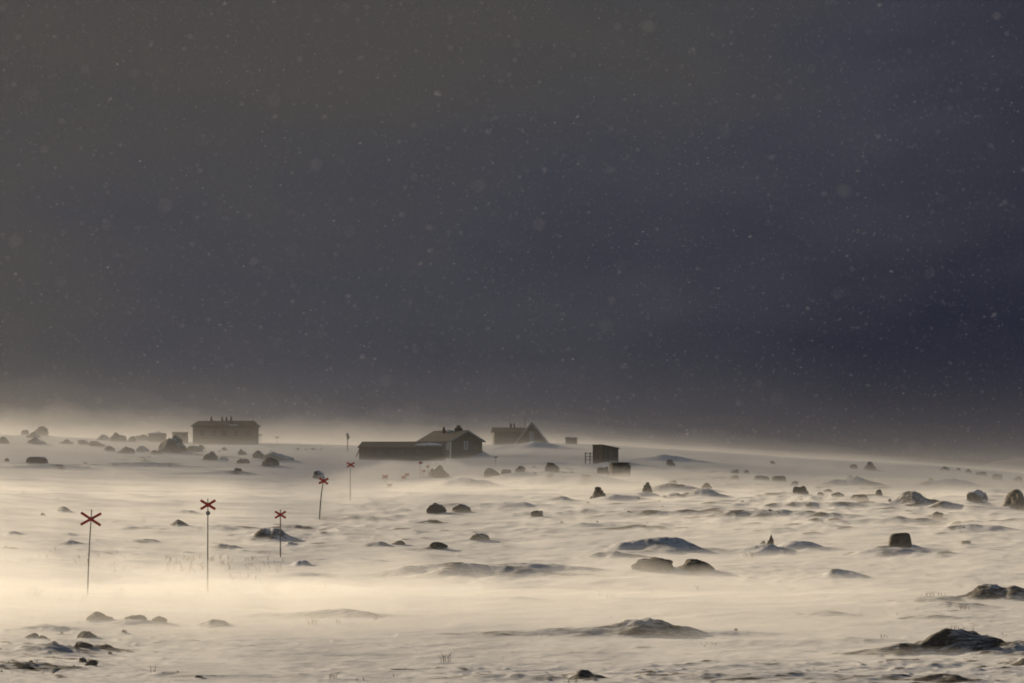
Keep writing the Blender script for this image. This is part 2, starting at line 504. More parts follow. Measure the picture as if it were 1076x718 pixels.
def ground_fields(x, y, ms=None):
    z = base_z(x, y)
    mz, mm = mound_fields(x, y, ms)
    rf = rough_field(x, y)
    far = np.clip(y / 100.0, 0.6, 4.5) ** 0.75          # drifts read at a coarser size with distance
    und = 0.06 * pn(x / 9.0, y / 5.0, 1) + 0.03 * pn(x / 3.6, y / 1.6, 2)
    s2 = pn(x / (1.1 * far), (y + 0.03 * x) / (0.33 * far), 4)
    s3 = pn(x / (0.42 * far), y / (0.16 * far), 5)
    # long wind-laid ripples running across the view, wider apart and longer with distance
    dy = np.minimum(row_depth(y), 1.8)
    u = CU + F * x / np.maximum(y, 40.0)
    v = row_at(u, np.clip(y, 40, 600)) + 0.035 * (u - 400) * np.clip((u - 300) / 300, -1, 1)
    wu = u + 60 * pn(u / 140, v / 30, 90)
    r1 = pn(wu / 95, v / 6.0, 91); r2 = pn(wu / 64, v / 2.6, 92); r3 = pn(wu / 170, v / 12, 93); r4 = pn(wu / 17, v / 1.9, 94)
    r5 = pn(wu / 30, v / 0.95, 96)
    rip = dy * (0.12 * r3 + 0.17 * (0.35 - np.abs(r1)) + 0.085 * r2 + 0.05 * r5 + 0.05 * r4 * (0.3 + rf)) * (0.6 + 0.45 * rf)
    t1 = np.clip(pn(x / (0.8 * far), y / (0.9 * far), 6) - 0.24, 0, 1)      # tussocks
    t2 = np.clip(pn(x / (0.35 * far), y / (0.4 * far), 7) - 0.30, 0, 1)
    fadeout = np.clip((640 - y) / 100, 0, 1)
    zz = z + mz + und * np.clip(y / 80, 0.5, 2) + rip * fadeout * np.clip(1.5 - y / 300.0, .65, 1) + far * (0.012 * s2 + 0.004 * s3) + rf * (0.05 * t1 + 0.10 * t2)
    ridged = np.clip(0.22 - np.abs(pn((x + .3 * y) / 2.2, y / 1.1, 97)), 0, 1) + .6 * np.clip(0.2 - np.abs(pn(x / 0.9, y / 0.6, 98)), 0, 1)
    zz = zz + 0.10 * ridged * (.3 + rf) * np.clip(1.6 - y / 120.0, 0, 1)
    streak = (np.clip(r2 + 0.7 * r4 - 0.24, 0, 1) + 0.6 * np.clip(r5 + .5 * r1 - 0.3, 0, 1)) * rf
    nearness = np.clip(1.6 - y / 170.0, .35, 1)
    heath_shade = mm * (0.95 + 0.25 * s2 + 0.3 * r5 + 0.35 * pn(x / .5, y / .9, 99)) + rf * nearness * (0.9 * t1 + 0.9 * t2) + 2.4 * streak + 0.08 * rf
    return zz, np.clip(heath_shade, 0, 1)

def gz(x, y, ms=None):
    z, _ = ground_fields(np.array([float(x)]), np.array([float(y)]), ms)
    return float(z[0])

def sheet(name, T, Y, z, mat, attr=None):
    ny, nx = z.shape
    X = T[None, :] * np.maximum(Y, 40.0)[:, None]
    YY = np.repeat(Y[:, None], nx, 1)
    co = np.stack([X, YY, z], -1).reshape(-1, 3).astype(np.float32)
    idx = (np.arange(ny - 1)[:, None] * nx + np.arange(nx - 1)[None, :]).reshape(-1)
    q = np.stack([idx, idx + 1, idx + nx + 1, idx + nx], -1).astype(np.int32)
    me = bpy.data.meshes.new(name)
    me.vertices.add(len(co)); me.vertices.foreach_set('co', co.reshape(-1))
    me.loops.add(q.size); me.loops.foreach_set('vertex_index', q.reshape(-1))
    me.polygons.add(len(q))
    me.polygons.foreach_set('loop_start', np.arange(0, q.size, 4, dtype=np.int32))
    me.polygons.foreach_set('loop_total', np.full(len(q), 4, np.int32))
    me.polygons.foreach_set('use_smooth', np.ones(len(q), bool))
    me.update(calc_edges=True)
    if attr is not None:
        a = me.attributes.new('heath_shade', 'FLOAT', 'POINT')
        a.data.foreach_set('value', attr.reshape(-1).astype(np.float32))
    me.materials.append(mat)
    o = bpy.data.objects.new(name, me); col.objects.link(o)
    return o

ROCKS = [
    # far left rise
    (44, 457, 13, 10, 'round', 'rock', 'tallest dark knob of rock standing on the far left skyline'),
    (27, 456, 8, 6, 'block', 'rock_snow', 'small hazy block just left of the dark skyline knob at far left'),
    (36, 461, 14, 5, 'low', 'rock_snow', 'low hazy rock in front of the dark knob on the far left skyline'),
    (4, 467, 13, 6, 'low', 'rock_snow', 'hazy low rock cut by the left edge of the view below the skyline'),
    (40, 468, 19, 7, 'crag', 'rock_snow', 'wide hazy crag below the dark skyline knob at far left'),
    (71, 467, 13, 4.5, 'low', 'rock_snow', 'faint low rock midway between wide hazy crag and dark wedge rock'),
    (87, 468, 12, 4.5, 'low', 'rock_snow', 'faint flat topped rock just left of the dark wedge shaped rock'),
    (102, 470, 18, 8, 'wedge', 'rock', 'dark wedge shaped rock sloping down to the right, left of the spiky rock'),
    (109, 464, 13, 7, 'round', 'rock_rime', 'pale rounded boulder almost lost in haze behind the dark wedge rock'),
    (125, 465, 16, 9, 'round', 'rock', 'brown rounded boulder with a small peak, left of the small pointed skyline rock'),
    (139, 465, 9, 6, 'crag', 'rock', 'small pointed rock between brown rounded boulder and the snowed in low hut'),
    (150, 464, 16, 7, 'round', 'rock', 'smooth brown boulder against the left end of the snowed in low hut'),
    (115, 475, 13, 6, 'crag', 'rock', 'dark spiky rock with a horn at its left end'),
    (133, 477, 17, 6, 'low', 'rock', 'dark humped rock between the spiky horned rock and the big round boulder'),
    (151, 476, 12, 7, 'round', 'rock_rime', 'small pale boulder just left of the big round boulder'),
    (164, 478, 13, 6, 'wedge', 'rock', 'small black wedge rock at the left foot of the big round boulder'),
    (181, 478, 27, 19, 'round', 'rock_snow', 'largest round boulder on the left, frosted grey, below the small square shed'),
    (204, 476, 18, 6.5, 'low', 'rock_snow', 'low smooth rock directly right of the big round boulder'),
    (212, 473, 7, 4, 'low', 'rock_snow', 'small stone peeping over the low smooth rock in front of the long hut'),
    (222, 485, 14, 9, 'round', 'rock_snow', 'rounded boulder with dark right side in front of the long hut'),
    (235, 485, 11, 4, 'low', 'rock_rime', 'faint low stone touching the right side of the rounded boulder before the long hut'),
    (236, 474, 6, 4, 'crag', 'rock_snow', 'tiny hazy peak of stone right below the middle of the long hut'),
    (255, 479, 10, 6, 'crag', 'rock_snow', 'hazy little crag below the right end of the long hut'),
    (256, 488, 12, 6, 'crag', 'rock_snow', 'small pyramid rock left of the pair of large boulders'),
    (272, 483, 14, 9, 'round', 'rock_snow', 'rounded boulder with snow on its face, left of the tilted slab'),
    (284, 492, 20, 9, 'round', 'rock', 'broad brown boulder lying in front of the tilted slab'),
    (293, 486, 28, 12, 'wedge', 'rock_rime', 'tilted pale slab sloping down to the right behind the broad brown boulder'),
    (250, 498, 9, 4, 'low', 'rock', 'small dark flat stone alone below the small pyramid rock'),
    (40, 489, 22, 8, 'block', 'rock_snow', 'square dark rock half buried in a drift at far left'),
    (335, 504, 12, 8, 'round', 'rock_rime', 'small grey dome boulder just behind the cross of the leaning trail marker'),
    # middle field
    (458, 542, 20, 12, 'round', 'rock_snow', 'smooth dome boulder with grey cap, taller of two side by side in mid field'),
    (484, 540, 18, 7, 'low', 'rock_snow', 'low dome boulder right of the taller smooth dome boulder'),
    (564, 545, 13, 6, 'low', 'rock_snow', 'small frosted rock alone on open snow left of the squat cairn'),
    (504, 569, 20, 8, 'crag', 'rock_snow', 'jagged low rock peaking at its right end in the open middle snow'),
    (461, 580, 17, 6, 'low', 'rock', 'low brown rock below left of the jagged peaked rock'),
    (419, 574, 12, 4, 'low', 'rock', 'flat dark sliver of rock left of the low brown rock in mid field'),
    (461, 504, 20, 12, 'lobed', 'rock', 'notched dark boulder standing on a mound below the boarded cabin'),
    (517, 504, 15, 11, 'round', 'rock', 'left and larger of two touching dark boulders right of the notched boulder'),
    (532, 503, 11, 8.5, 'block', 'rock', 'right and smaller of two touching dark boulders right of the notched boulder'),
    (547, 498, 10, 7, 'round', 'rock', 'small round dark boulder midway between the touching pair and the humped boulder'),
    (581, 498, 15, 10, 'crag', 'rock', 'humped dark boulder on the broad mound below the triangular gable'),
    (562, 500, 5, 3, 'crag', 'rock', 'pebble sized dark stone between the small round boulder and the humped boulder'),
    (633, 500, 14, 9, 'crag', 'rock', 'hazy brown boulder directly below the tall plank shed'),
    (546, 506, 5, 3, 'crag', 'rock', 'tiny stone on the snow below the small round dark boulder'),
    (683, 605, 40, 16, 'round', 'rock', 'left of two broad brown boulders sunk in drifting snow below the large snow mound'),
    (731, 605, 34, 15, 'round', 'rock', 'right of two broad brown boulders sunk in drifting snow below the large snow mound'),
    (808, 577, 8, 14, 'spike', 'rock', 'narrow pointed rock standing up like a fin'),
    (801, 574, 7, 4.5, 'crag', 'rock', 'small stone at the left foot of the fin shaped rock'),
    (945, 579, 26, 17, 'block', 'rock', 'big brown squared block of rock on open snow at right'),
    (1013, 573, 10, 4, 'block', 'rock', 'small flat stone right of the big squared block'),
    # right far field
    (706, 512, 13, 6, 'round', 'rock', 'dark cap of rock on the crest of the mound right of the conical cairn'),
    (743, 516, 12, 6, 'low', 'rock', 'low brown rock right of the dark capped mound'),
    (704, 491, 9, 7, 'round', 'rock_snow', 'faint round boulder right of the low block store'),
    (698, 524, 4, 3, 'crag', 'rock', 'tiny dark stone at the right foot of the conical cairn'),
    (772, 499, 7, 5, 'round', 'rock_snow', 'uppermost rounded rock at the left end of the hazy rock row'),
    (784, 499, 6, 4, 'round', 'rock', 'small round rock second from the left top of the hazy rock row'),
    (772, 505, 8, 5, 'round', 'rock_snow', 'pale rock directly under the left end of the hazy rock row'),
    (798, 506, 17, 5, 'low', 'rock_snow', 'long low rock in the middle of the hazy rock row'),
    (818, 507, 15, 7, 'block', 'rock', 'flat topped dark rock in the hazy rock row'),
    (834, 511, 8, 5, 'low', 'rock', 'small rock between the flat topped rock and the egg shaped boulder'),
    (841, 522, 15, 10, 'round', 'rock', 'egg shaped dark boulder at the lower right end of the hazy rock row'),
    (861, 522, 7, 4, 'crag', 'rock_snow', 'small hazy stone right of the egg shaped boulder'),
    (869, 519, 9, 3, 'low', 'rock', 'thin flat stone behind the small stones right of the egg shaped boulder'),
    (879, 523, 12, 4, 'low', 'rock_snow', 'low stone between the egg shaped boulder and the long hump'),
    (902, 525, 19, 6, 'low', 'rock', 'long brown hump of rock right of the egg shaped boulder'),
    (923, 523, 9, 5, 'low', 'rock_snow', 'hazy stone at the right end past the long brown hump'),
    (934, 531, 4.5, 3.5, 'crag', 'rock', 'tiny black stone at the left foot of the twig topped mound'),
    (811, 488, 6, 4, 'crag', 'rock', 'small stone on the far skyline above the flat topped rock'),
    (913, 495, 12, 8, 'round', 'rock_snow', 'dome boulder with frosted right side on the right skyline'),
    (897, 493, 9, 4, 'low', 'rock', 'low rock just left of the frosted dome boulder on the right skyline'),
    (892, 505, 7, 5, 'crag', 'rock_snow', 'left bump of rock on the hazy ridge below the skyline dome boulder'),
    (906, 507, 6, 5, 'crag', 'rock_snow', 'right bump of rock on the hazy ridge below the skyline dome boulder'),
    (992, 495, 10, 5, 'crag', 'rock_snow', 'peaked rock on the far right skyline, leftmost of its row'),
    (1006, 495, 5, 3, 'low', 'rock_snow', 'smallest stone in the far right skyline row, beside the peaked rock'),
    (1017, 498, 7, 4.5, 'round', 'rock', 'small round rock third in the far right skyline row'),
    (1030, 501, 11, 3.5, 'low', 'rock_snow', 'long flat rock in the middle of the far right skyline row'),
    (1047, 506, 12, 7, 'block', 'rock', 'blocky brown rock near the right end of the far right skyline row'),
    (1069, 508, 10, 8, 'crag', 'rock', 'last craggy rock of the skyline row at the right edge'),
    (978, 508, 9, 4, 'low', 'rock', 'faint low rock under the peaked rock of the right skyline'),
    (1000, 510, 16, 5, 'low', 'rock_snow', 'faint broad rock under the skyline row left of the snowy peaked boulder'),
    (1025, 531, 21, 15, 'round', 'rock_rime', 'peaked boulder plastered with snow near the right edge'),
    (1068, 537, 30, 18, 'round', 'rock_snow', 'largest dark boulder cut by the right edge with snow on its shoulder'),
    (1009, 535, 8, 3, 'low', 'rock', 'thin dark stone below left of the snow plastered peaked boulder'),
    (984, 544, 13, 5, 'low', 'rock', 'dark low rock on the slope below the twig topped mound'),
    # near left corner
    (107, 655, 26, 14, 'wedge', 'rock', 'dark wedge rock with a blunt left end below the nearest trail marker'),
    (145, 657, 22, 5, 'low', 'rock', 'line of low dark rock trailing right of the wedge rock'),
    (168, 657, 15, 6, 'low', 'rock', 'low dark rock at the right end past the wedge rock'),
    (36, 673, 14, 6, 'round', 'rock', 'larger of two touching dark stones at lower left'),
    (47, 674, 10, 4, 'low', 'rock', 'smaller of two touching dark stones at lower left'),
    (61, 680, 9, 6, 'wedge', 'rock', 'small dark stone lower right of the touching pair at lower left'),
    (93, 672, 20, 6, 'low', 'rock', 'flat dark rock between the wedge rock and the long low ledge'),
    (35, 699, 5, 5, 'crag', 'rock', 'small dark knob of stone alone in the lower left corner'),
    (89, 699, 9, 7, 'round', 'rock_snow', 'left round stone of the black pair near the bottom left'),
    (98, 702, 13, 7, 'round', 'rock', 'right black stone of the pair near the bottom left'),
    (90, 686, 20, 5, 'low', 'rock', 'left half of the long low ledge in the lower left'),
    (114, 685, 19, 4, 'low', 'rock', 'right half of the long low ledge in the lower left'),
    (118, 690, 5, 3, 'low', 'rock', 'tiny stone under the right half of the long low ledge'),
    (132, 667, 6, 4, 'crag', 'rock_snow', 'tiny pale stone right of the flat dark rock at lower left'),
    (211, 716, 8, 3, 'low', 'rock', 'small black stone at the bottom edge right of the two upright twigs'),
    (8, 486, 5, 4, 'crag', 'rock', 'tiny dark stone at the left edge above the half buried square rock'),
    (46, 542, 5, 3, 'crag', 'rock', 'tiny stone left of the small dark hummock above the nearest trail marker'),
    (772, 664, 5, 3, 'crag', 'rock', 'tiny dark stone on open snow right of the large near mound'),
]

# snow heaped against every rock, with a low tail to leeward
_bare = list(_mound)
for (u, v, w, h, *_r) in ROCKS:
    d = dist_at(u, v); s_ = ppm(d)
    wx = w * s_ * 0.85
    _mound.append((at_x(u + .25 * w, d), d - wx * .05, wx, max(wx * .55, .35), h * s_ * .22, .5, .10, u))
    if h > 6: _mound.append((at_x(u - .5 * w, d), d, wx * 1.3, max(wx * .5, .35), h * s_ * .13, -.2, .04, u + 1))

us = np.concatenate([[-9000, -5000, -3000, -1800, -1100, -700], np.arange(-450, -40, 8.0), np.arange(-40, 1116, 1.45), np.arange(1116, 1530, 8.0), [1800, 2200, 2900, 4000, 6000, 10000]])
T = (us - CU) / F
yn = [-300, -120, -40, 0, 20, 32, 38]
yl = [40.0]
while yl[-1] < 640: yl.append(yl[-1] * (1.0014 if yl[-1] < 130 else 1.0024))
Y = np.array(yn + yl + [700, 800, 1000, 1400, 2000, 3000, 5000], float)
XX = T[None, :] * np.maximum(Y, 40.0)[:, None]
YY = np.repeat(Y[:, None], len(T), 1)
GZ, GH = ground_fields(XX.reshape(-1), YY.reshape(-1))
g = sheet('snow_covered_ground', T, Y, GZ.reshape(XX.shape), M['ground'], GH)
tag(g, kind='structure')

# ------------------------------------------------------------------ boulders
def rock_mesh(seed, sx, sy, sz, style):
    rnd = random.Random(seed)
    bm = bmesh.new()
    bmesh.ops.create_icosphere(bm, subdivisions=4, radius=1.0)
    planes = []
    nplane = {'round': 5, 'block': 0, 'crag': 10, 'wedge': 6, 'spike': 5, 'low': 6, 'lobed': 3}[style]
    for _ in range(nplane):
        n = Vector((rnd.uniform(-1, 1), rnd.uniform(-1, 1), rnd.uniform(-.3, 1))).normalized()
        planes.append((n, rnd.uniform(0.62, 0.9) if style != 'crag' else rnd.uniform(0.6, 0.85)))
    off = Vector((seed * 3.7, seed * 1.3, seed * 7.9))
    for v in bm.verts:
        p = v.co.copy()
        if style == 'block':
            e = 0.42
            p = Vector([math.copysign(abs(c) ** e, c) for c in p]) * 0.86
            p.x *= 1 - 0.08 * p.z
        for n, k in planes:
            e = p.dot(n) - k
            if e > 0: p -= n * e * 0.92
        if style == 'spike':
            t = max(0, p.z); p.x = p.x * (1 - 0.75 * t) + 0.35 * t; p.y *= (1 - .6 * t)
        if style == 'wedge':
            p.z *= 0.62 - 0.38 * p.x if p.z > 0 else 1
        if style == 'crag':
            p.z *= 1 + 0.35 * mnoise.noise(Vector((p.x * 3, p.y * 2, 0)) + off)
        if style == 'lobed':
            p.z *= 0.92 + 0.28 * math.cos(p.x * 6.5 + seed)
        k = 1 + 0.24 * mnoise.noise(p * 1.2 + off) + 0.15 * mnoise.noise(p * 2.7 + off) + 0.06 * mnoise.noise(p * 6 + off) + 0.03 * mnoise.noise(p * 13 + off)
        if style == 'lobed' or style == 'block': k = 1 + (k - 1) * .55
        p *= k
        v.co = Vector((p.x * sx, p.y * sy, p.z * sz))
    me = bpy.data.meshes.new('boulder')
    bm.to_mesh(me); bm.free()
    me.polygons.foreach_set('use_smooth', [True] * len(me.polygons))
    return me

_rs = [0]
def rock(u, v, w, h, style, mat, label, group=None, name='boulder', dd=0.0, rz=None, flip=False):
    _rs[0] += 1
    d = dist_at(u, v) + dd
    s = ppm(d)
    sx = w * s * .5 / 0.92
    hz = h * s
    up = {'low': 1.25, 'wedge': 1.15, 'spike': 1.05}.get(style, 1.0)
    sz = hz / 1.25 * up
    me = rock_mesh(_rs[0], sx, sx * (0.8 if style != 'spike' else .6), sz, style)
    o = bpy.data.objects.new(name, me); col.objects.link(o)
    x = at_x(u, d)
    me.materials.append(M[mat])
    if flip: me.transform(Matrix.Scale(-1, 4, (1, 0, 0))); me.flip_normals()
    zb = float(base_z(x, d))
    zg = gz(x, d, _bare)
    o.location = (x, d, min(zg, zb + (zg - zb) * 0.8) + sz * {'block': .42, 'round': .38, 'crag': .36, 'lobed': .40}.get(style, .28))
    o.rotation_euler = (0, 0, random.Random(_rs[0] * 7).uniform(-.35, .35) if rz is None else rz)
    tag(o, label, 'rock' if h < 7 else 'boulder', group)
    return o

for t in ROCKS:
    rock(*t[:6], t[6], flip=(t[0] in (504,)))

# little stones scattered on the rough snow patches: nothing tells them apart
def small_stones():
    rnd = random.Random(5)
    protos = [rock_mesh(900 + k, .5, .42, .34, 'low') for k in range(5)]
    for p in protos: p.materials.append(M['rock'])
    specs = []
    for (u0, u1, v0, v1, n) in ((690, 880, 522, 552, 12), (590, 720, 522, 552, 8), (90, 290, 474, 496, 12), (560, 680, 492, 508, 6),
                                (310, 345, 471.5, 473.5, 7), (880, 1070, 500, 560, 6), (0, 80, 660, 712, 12)):
        for _ in range(n): specs.append((rnd.uniform(u0, u1), rnd.uniform(v0, v1)))
    for (u, v) in specs:
        d = dist_at(u, v); s = ppm(d)
        w = rnd.uniform(2.2, 4.5) * s
        o = bpy.data.objects.new('stone', protos[rnd.randrange(5)])
        col.objects.link(o)
        x = at_x(u, d)
        o.location = (x, d, gz(x, d) + 0.08 * w)
        o.rotation_euler = (0, 0, rnd.uniform(0, 6))
        o.scale = (w, w, w * rnd.uniform(.7, 1.3))
        tag(o, 'tiny dark stone poking through wind packed snow, one of many scattered ones', 'stone', 'tiny stones scattered over the snow')
small_stones()

# ------------------------------------------------------------------ cairns
def cairn(u, v, w, h, label, layers, seed):
    rnd = random.Random(seed)
    d = dist_at(u, v); s = ppm(d); x = at_x(u, d)
    root = empty('cairn', (x, d, gz(x, d) - 0.05))
    tag(root, label, 'cairn')
    H = h * s; Wd = w * s
    z = 0
    for k, (cnt, wf) in enumerate(layers):
        lh = H / len(layers) * 1.15
        for j in range(cnt):
            me = rock_mesh(seed * 50 + k * 7 + j, Wd * wf / cnt * .62, Wd * .3 * (wf + .3), lh * .62, 'block' if rnd.random() < .6 else 'round')
            me.materials.append(M['cairn'])
            o = bpy.data.objects.new('stone', me); col.objects.link(o); o.parent = root
            o.location = ((j - (cnt - 1) / 2) * Wd * wf / cnt + rnd.uniform(-.04, .04) * Wd, rnd.uniform(-.05, .05), z + lh * .45)
            o.rotation_euler = (rnd.uniform(-.15, .15), rnd.uniform(-.2, .2), rnd.uniform(-.5, .5))
        z += H / len(layers)
cairn(629, 525, 16, 13, 'squat stone cairn with a broad base on the snow left of the conical one', [(3, 1.0), (2, .82), (2, .62), (1, .4)], 3)
cairn(680, 521, 13, 14, 'conical stone cairn rising to a point on a small mound', [(3, 1.0), (2, .8), (2, .68), (1, .5), (1, .25)], 4)

# ------------------------------------------------------------------ trail markers
def marker(ub, vb, ut, vt, uc, vc, span, label, disc=None, tilt=0.0, bh=1.0, d=None, group='red cross trail markers', kink=0.0):
    d = d or dist_at(ub, vb); s = ppm(d)
    x = at_x(ub, d); zb = gz(x, d)
    _, ry, rz_ = ray(0, vt)
    zt = CAM_H + d * rz_ / ry
    _, ry, rz_ = ray(0, vc)
    zc = CAM_H + d * rz_ / ry
    root = empty('trail_marker', (x, d, zb))
    tag(root, label, 'trail marker', group)
    top = Vector((at_x(ut, d) - x, 0, zt - zb)); bot = Vector((0, 0, -0.4))
    r = max(0.017, (0.68 if s < .055 else .3) * s)
    m = MB()
    n = 6
    pts = [bot.lerp(top, k / n) + Vector((kink * math.sin(math.pi * k / n), 0, 0)) for k in range(n + 1)]
    m.tube(pts, [r * (1.15 - .3 * k / n) for k in range(n + 1)], 8)
    m.build('pole', M['pole'], root, True)
    c = Vector((at_x(uc, d) - x, -r - 0.012, zc - zb))
    L = span * s / 2 / math.cos(R(31))
    for k, a in enumerate((R(31) + tilt, -R(31) + tilt)):
        mm = MB()
        dv = Vector((math.cos(a), 0, math.sin(a))) * L
        off = Vector((0, -0.022 * k, 0))
        mm.bar(c - dv + off, c + dv + off, max(0.065, 2.7 * s * bh), 0.02)
        mm.build('cross_board', M['red'], root)
    if disc:
        _, ry, rz_ = ray(0, disc)
        z = CAM_H + d * rz_ / ry - zb
        mm = MB()
        mm.tube([(c.x, -r - .03, z), (c.x, -r - .005, z)], [2.3 * s, 2.3 * s], 20)
        mm.build('disc_plate', M['disc'], root)
    return root
marker(93.5, 627, 97.5, 535.5, 97, 545.5, 21, 'nearest and leftmost red cross trail marker on a slightly leaning pole', tilt=R(-2), kink=-0.02)
marker(219.5, 623, 219.2, 524, 219.6, 530.5, 15.5, 'red cross trail marker with a round plate under the cross', disc=539.3)
marker(295.5, 587, 295.3, 535.5, 295.5, 541, 11.5, 'thin straight red cross trail marker right of the one with a round plate', bh=.8)
marker(336.2, 547, 340.8, 501.5, 340.5, 505.6, 9.5, 'red cross trail marker leaning to the right', bh=.8, tilt=R(-3), kink=-0.06)
marker(368.2, 525, 368.6, 485.5, 368.8, 488.6, 8, 'red cross trail marker farthest right of the five clear ones', bh=.6)
marker(405, 509, 405, 499, 405, 501.2, 6.2, 'tiny distant red cross marker standing in drift on a low mound', bh=.6)
marker(424.5, 508, 424.5, 500, 424.5, 501.6, 4.6, 'left one of two overlapping tiny distant red cross markers', bh=.55)
marker(428, 506, 428, 497.5, 427.8, 499, 4.6, 'right one of two overlapping tiny distant red cross markers', bh=.55, tilt=R(8))
marker(441.5, 502, 442, 485, 442.2, 486.6, 3.4, 'tallest tiny distant red cross marker below the long low shed', bh=.55)
marker(445.5, 501, 445.5, 494, 445.5, 495.2, 3.6, 'tiny distant red cross marker left of the notched boulder', bh=.5)
marker(449.7, 500, 449.7, 489, 449.7, 490.3, 3.0, 'faintest tiny cross marker nearest the notched boulder', bh=.5)
marker(409.5, 513, 409.5, 509, 409.5, 510.3, 4.6, 'tiny red cross marker buried to its arms in drifting snow', bh=.55)

def tpost(ub, vb, vt, wpx, label, d=None):
    d = d or dist_at(ub, vb); s = ppm(d); x = at_x(ub, d); zb = gz(x, d)
    _, ry, rz_ = ray(0, vt); h = CAM_H + d * rz_ / ry - zb
    root = empty('wooden_post', (x, d, zb)); tag(root, label, 'post')
    m = MB(); m.tube([(0, 0, -.3), (0, 0, h)], [.26 * s, .2 * s], 8); m.build('pole', M['grey_wood'], root, True)
    m = MB(); m.box(-wpx * s / 2, -.5 * s, h - 1.3 * s, wpx * s / 2, -.36 * s, h - .1 * s); m.build('board', M['grey_wood'], root)
tpost(521, 489, 479.8, 4, 'faint T shaped post on snow right of the boarded cabin')
tpost(274, 468, 456.6, 4, 'faint T shaped post on the skyline just right of the long hut')
tpost(291.5, 468, 459, 4, 'faintest T shaped post on the skyline, second right of the long hut')

def signpost():
    d = 500.0; u = 365.5; s = ppm(d); x = at_x(u, d); zb = gz(x, d)
    def zz(v):
        _, ry, rz_ = ray(0, v); return CAM_H + d * rz_ / ry - zb
    root = empty('signpost', (x, d, zb)); tag(root, 'dark signpost with stacked boards on the skyline left of the long low shed', 'signpost')
    m = MB(); m.tube([(0, 0, -.3), (0, 0, zz(454.8))], [.09, .08], 8); m.build('pole', M['grey_wood'], root, True)
    for v, a, b in ((457, -.30, .22), (459.3, -.16, .34), (461, -.1, .26)):
        m = MB(); m.box(a, -.15, zz(v) - .14, b, -.10, zz(v) + .14); m.build('sign_board', M['brown'], root)
signpost()

# ------------------------------------------------------------------ huts
def wall_prism(mb, L, Wd, hw, hr, z0=-1.2):
    """gable-ended body: x along the ridge 0..L, y 0..Wd"""
    p = [(0,0,z0),(L,0,z0),(L,Wd,z0),(0,Wd,z0),(0,0,hw),(L,0,hw),(L,Wd,hw),(0,Wd,hw),(0,Wd/2,hr),(L,Wd/2,hr)]
    mb.solid(p, [(0,3,2,1),(0,1,5,4),(2,3,7,6),(3,0,4,8,7),(1,2,6,9,5),(4,5,9,8),(6,7,8,9)])

def roof_slab(mb, a, b, c, d_, t):
    """slab with top face a,b,c,d (counter-clockwise from above) and thickness t"""
    p = [Vector(q) for q in (a, b, c, d_)]
    q = [v - Vector((0, 0, t)) for v in p]
    mb.solid(p + q, [(0,1,2,3),(7,6,5,4),(0,4,5,1),(1,5,6,2),(2,6,7,3),(3,7,4,0)])

def gable_roof(L, Wd, hw, hr, ov, t, mat, root):
    k = (hr - hw) / (Wd / 2)
    for side in (0, 1):
        mb = MB()
        if side == 0:
            roof_slab(mb, (-ov, -ov, hw - ov * k + t), (L + ov, -ov, hw - ov * k + t), (L + ov, Wd / 2 - .004, hr + t), (-ov, Wd / 2 - .004, hr + t), t - .004)
        else:
            roof_slab(mb, (L + ov, Wd + ov, hw - ov * k + t), (-ov, Wd + ov, hw - ov * k + t), (-ov, Wd / 2 + .004, hr + t), (L + ov, Wd / 2 + .004, hr + t), t - .004)
        mb.build('roof', mat, root)

def chimney(root, x, y, z0, z1, w, flues=1):
    m = MB(); m.box(x - w/2, y - w/2 * .8, z0, x + w/2, y + w/2 * .8, z0 + (z1 - z0) * .72)
    c = m.build('chimney', M['metal'], root)
    for k in range(flues):
        fx = x + (k - (flues - 1) / 2) * w / max(flues, 1) * .95
        m = MB()
        m.tube([(fx, y, z0 + (z1 - z0) * .65), (fx, y, z1)], [w / flues * .3, w / flues * .26], 8)
        m.tube([(fx, y, z1 - .16), (fx, y, z1 - .04), (fx, y, z1 + .12)], [w / flues * .42, w / flues * .42, .03], 8)
        m.build('flue', M['metal'], c)

def window(root, p0, ax, w, h, bars=True, fr=.09, out=None, mat='white'):
    """p0: lower-left corner on the wall, ax: unit vector along the wall, out: outward normal"""
    p0, ax, out = Vector(p0), Vector(ax), Vector(out)
    up = Vector((0, 0, 1))
    m = MB()
    def pane_box(mb, a0, a1, b0, b1, t0, t1):
        q = []
        for tt in (t0, t1):
            for (aa, bb) in ((a0, b0), (a1, b0), (a1, b1), (a0, b1)):
                q.append(p0 + ax * aa + up * bb + out * tt)
        mb.solid(q, [(0,3,2,1),(4,5,6,7),(0,1,5,4),(1,2,6,5),(2,3,7,6),(3,0,4,7)])
    pane_box(m, 0, w, 0, fr, .0, .07); pane_box(m, 0, w, h - fr, h, .0, .07)
    pane_box(m, 0, fr, fr, h - fr, .0, .07); pane_box(m, w - fr, w, fr, h - fr, .0, .07)
    if bars:
        pane_box(m, w/2 - fr*.35, w/2 + fr*.35, fr, h - fr, .002, .05)
        for k in (1, 2): pane_box(m, fr, w/2 - fr*.35, h*k/3 - .03, h*k/3 + .03, .002, .045); pane_box(m, w/2 + fr*.35, w - fr, h*k/3 - .03, h*k/3 + .03, .002, .045)
    wo_ = m.build('window', M[mat], root)
    m = MB(); pane_box(m, fr, w - fr, fr, h - fr, -.03, .02); m.build('pane', M['glass'], wo_)

def zpix(v, d):
    _, ry, rz_ = ray(0, v); return CAM_H + d * rz_ / ry

def root_at(name, u, d, vb, rz, label, cat):
    """an Empty whose base sits at photograph row vb"""
    o = empty(name, (at_x(u, d), d, zpix(vb, d)), rz)
    tag(o, label, cat)
    return o

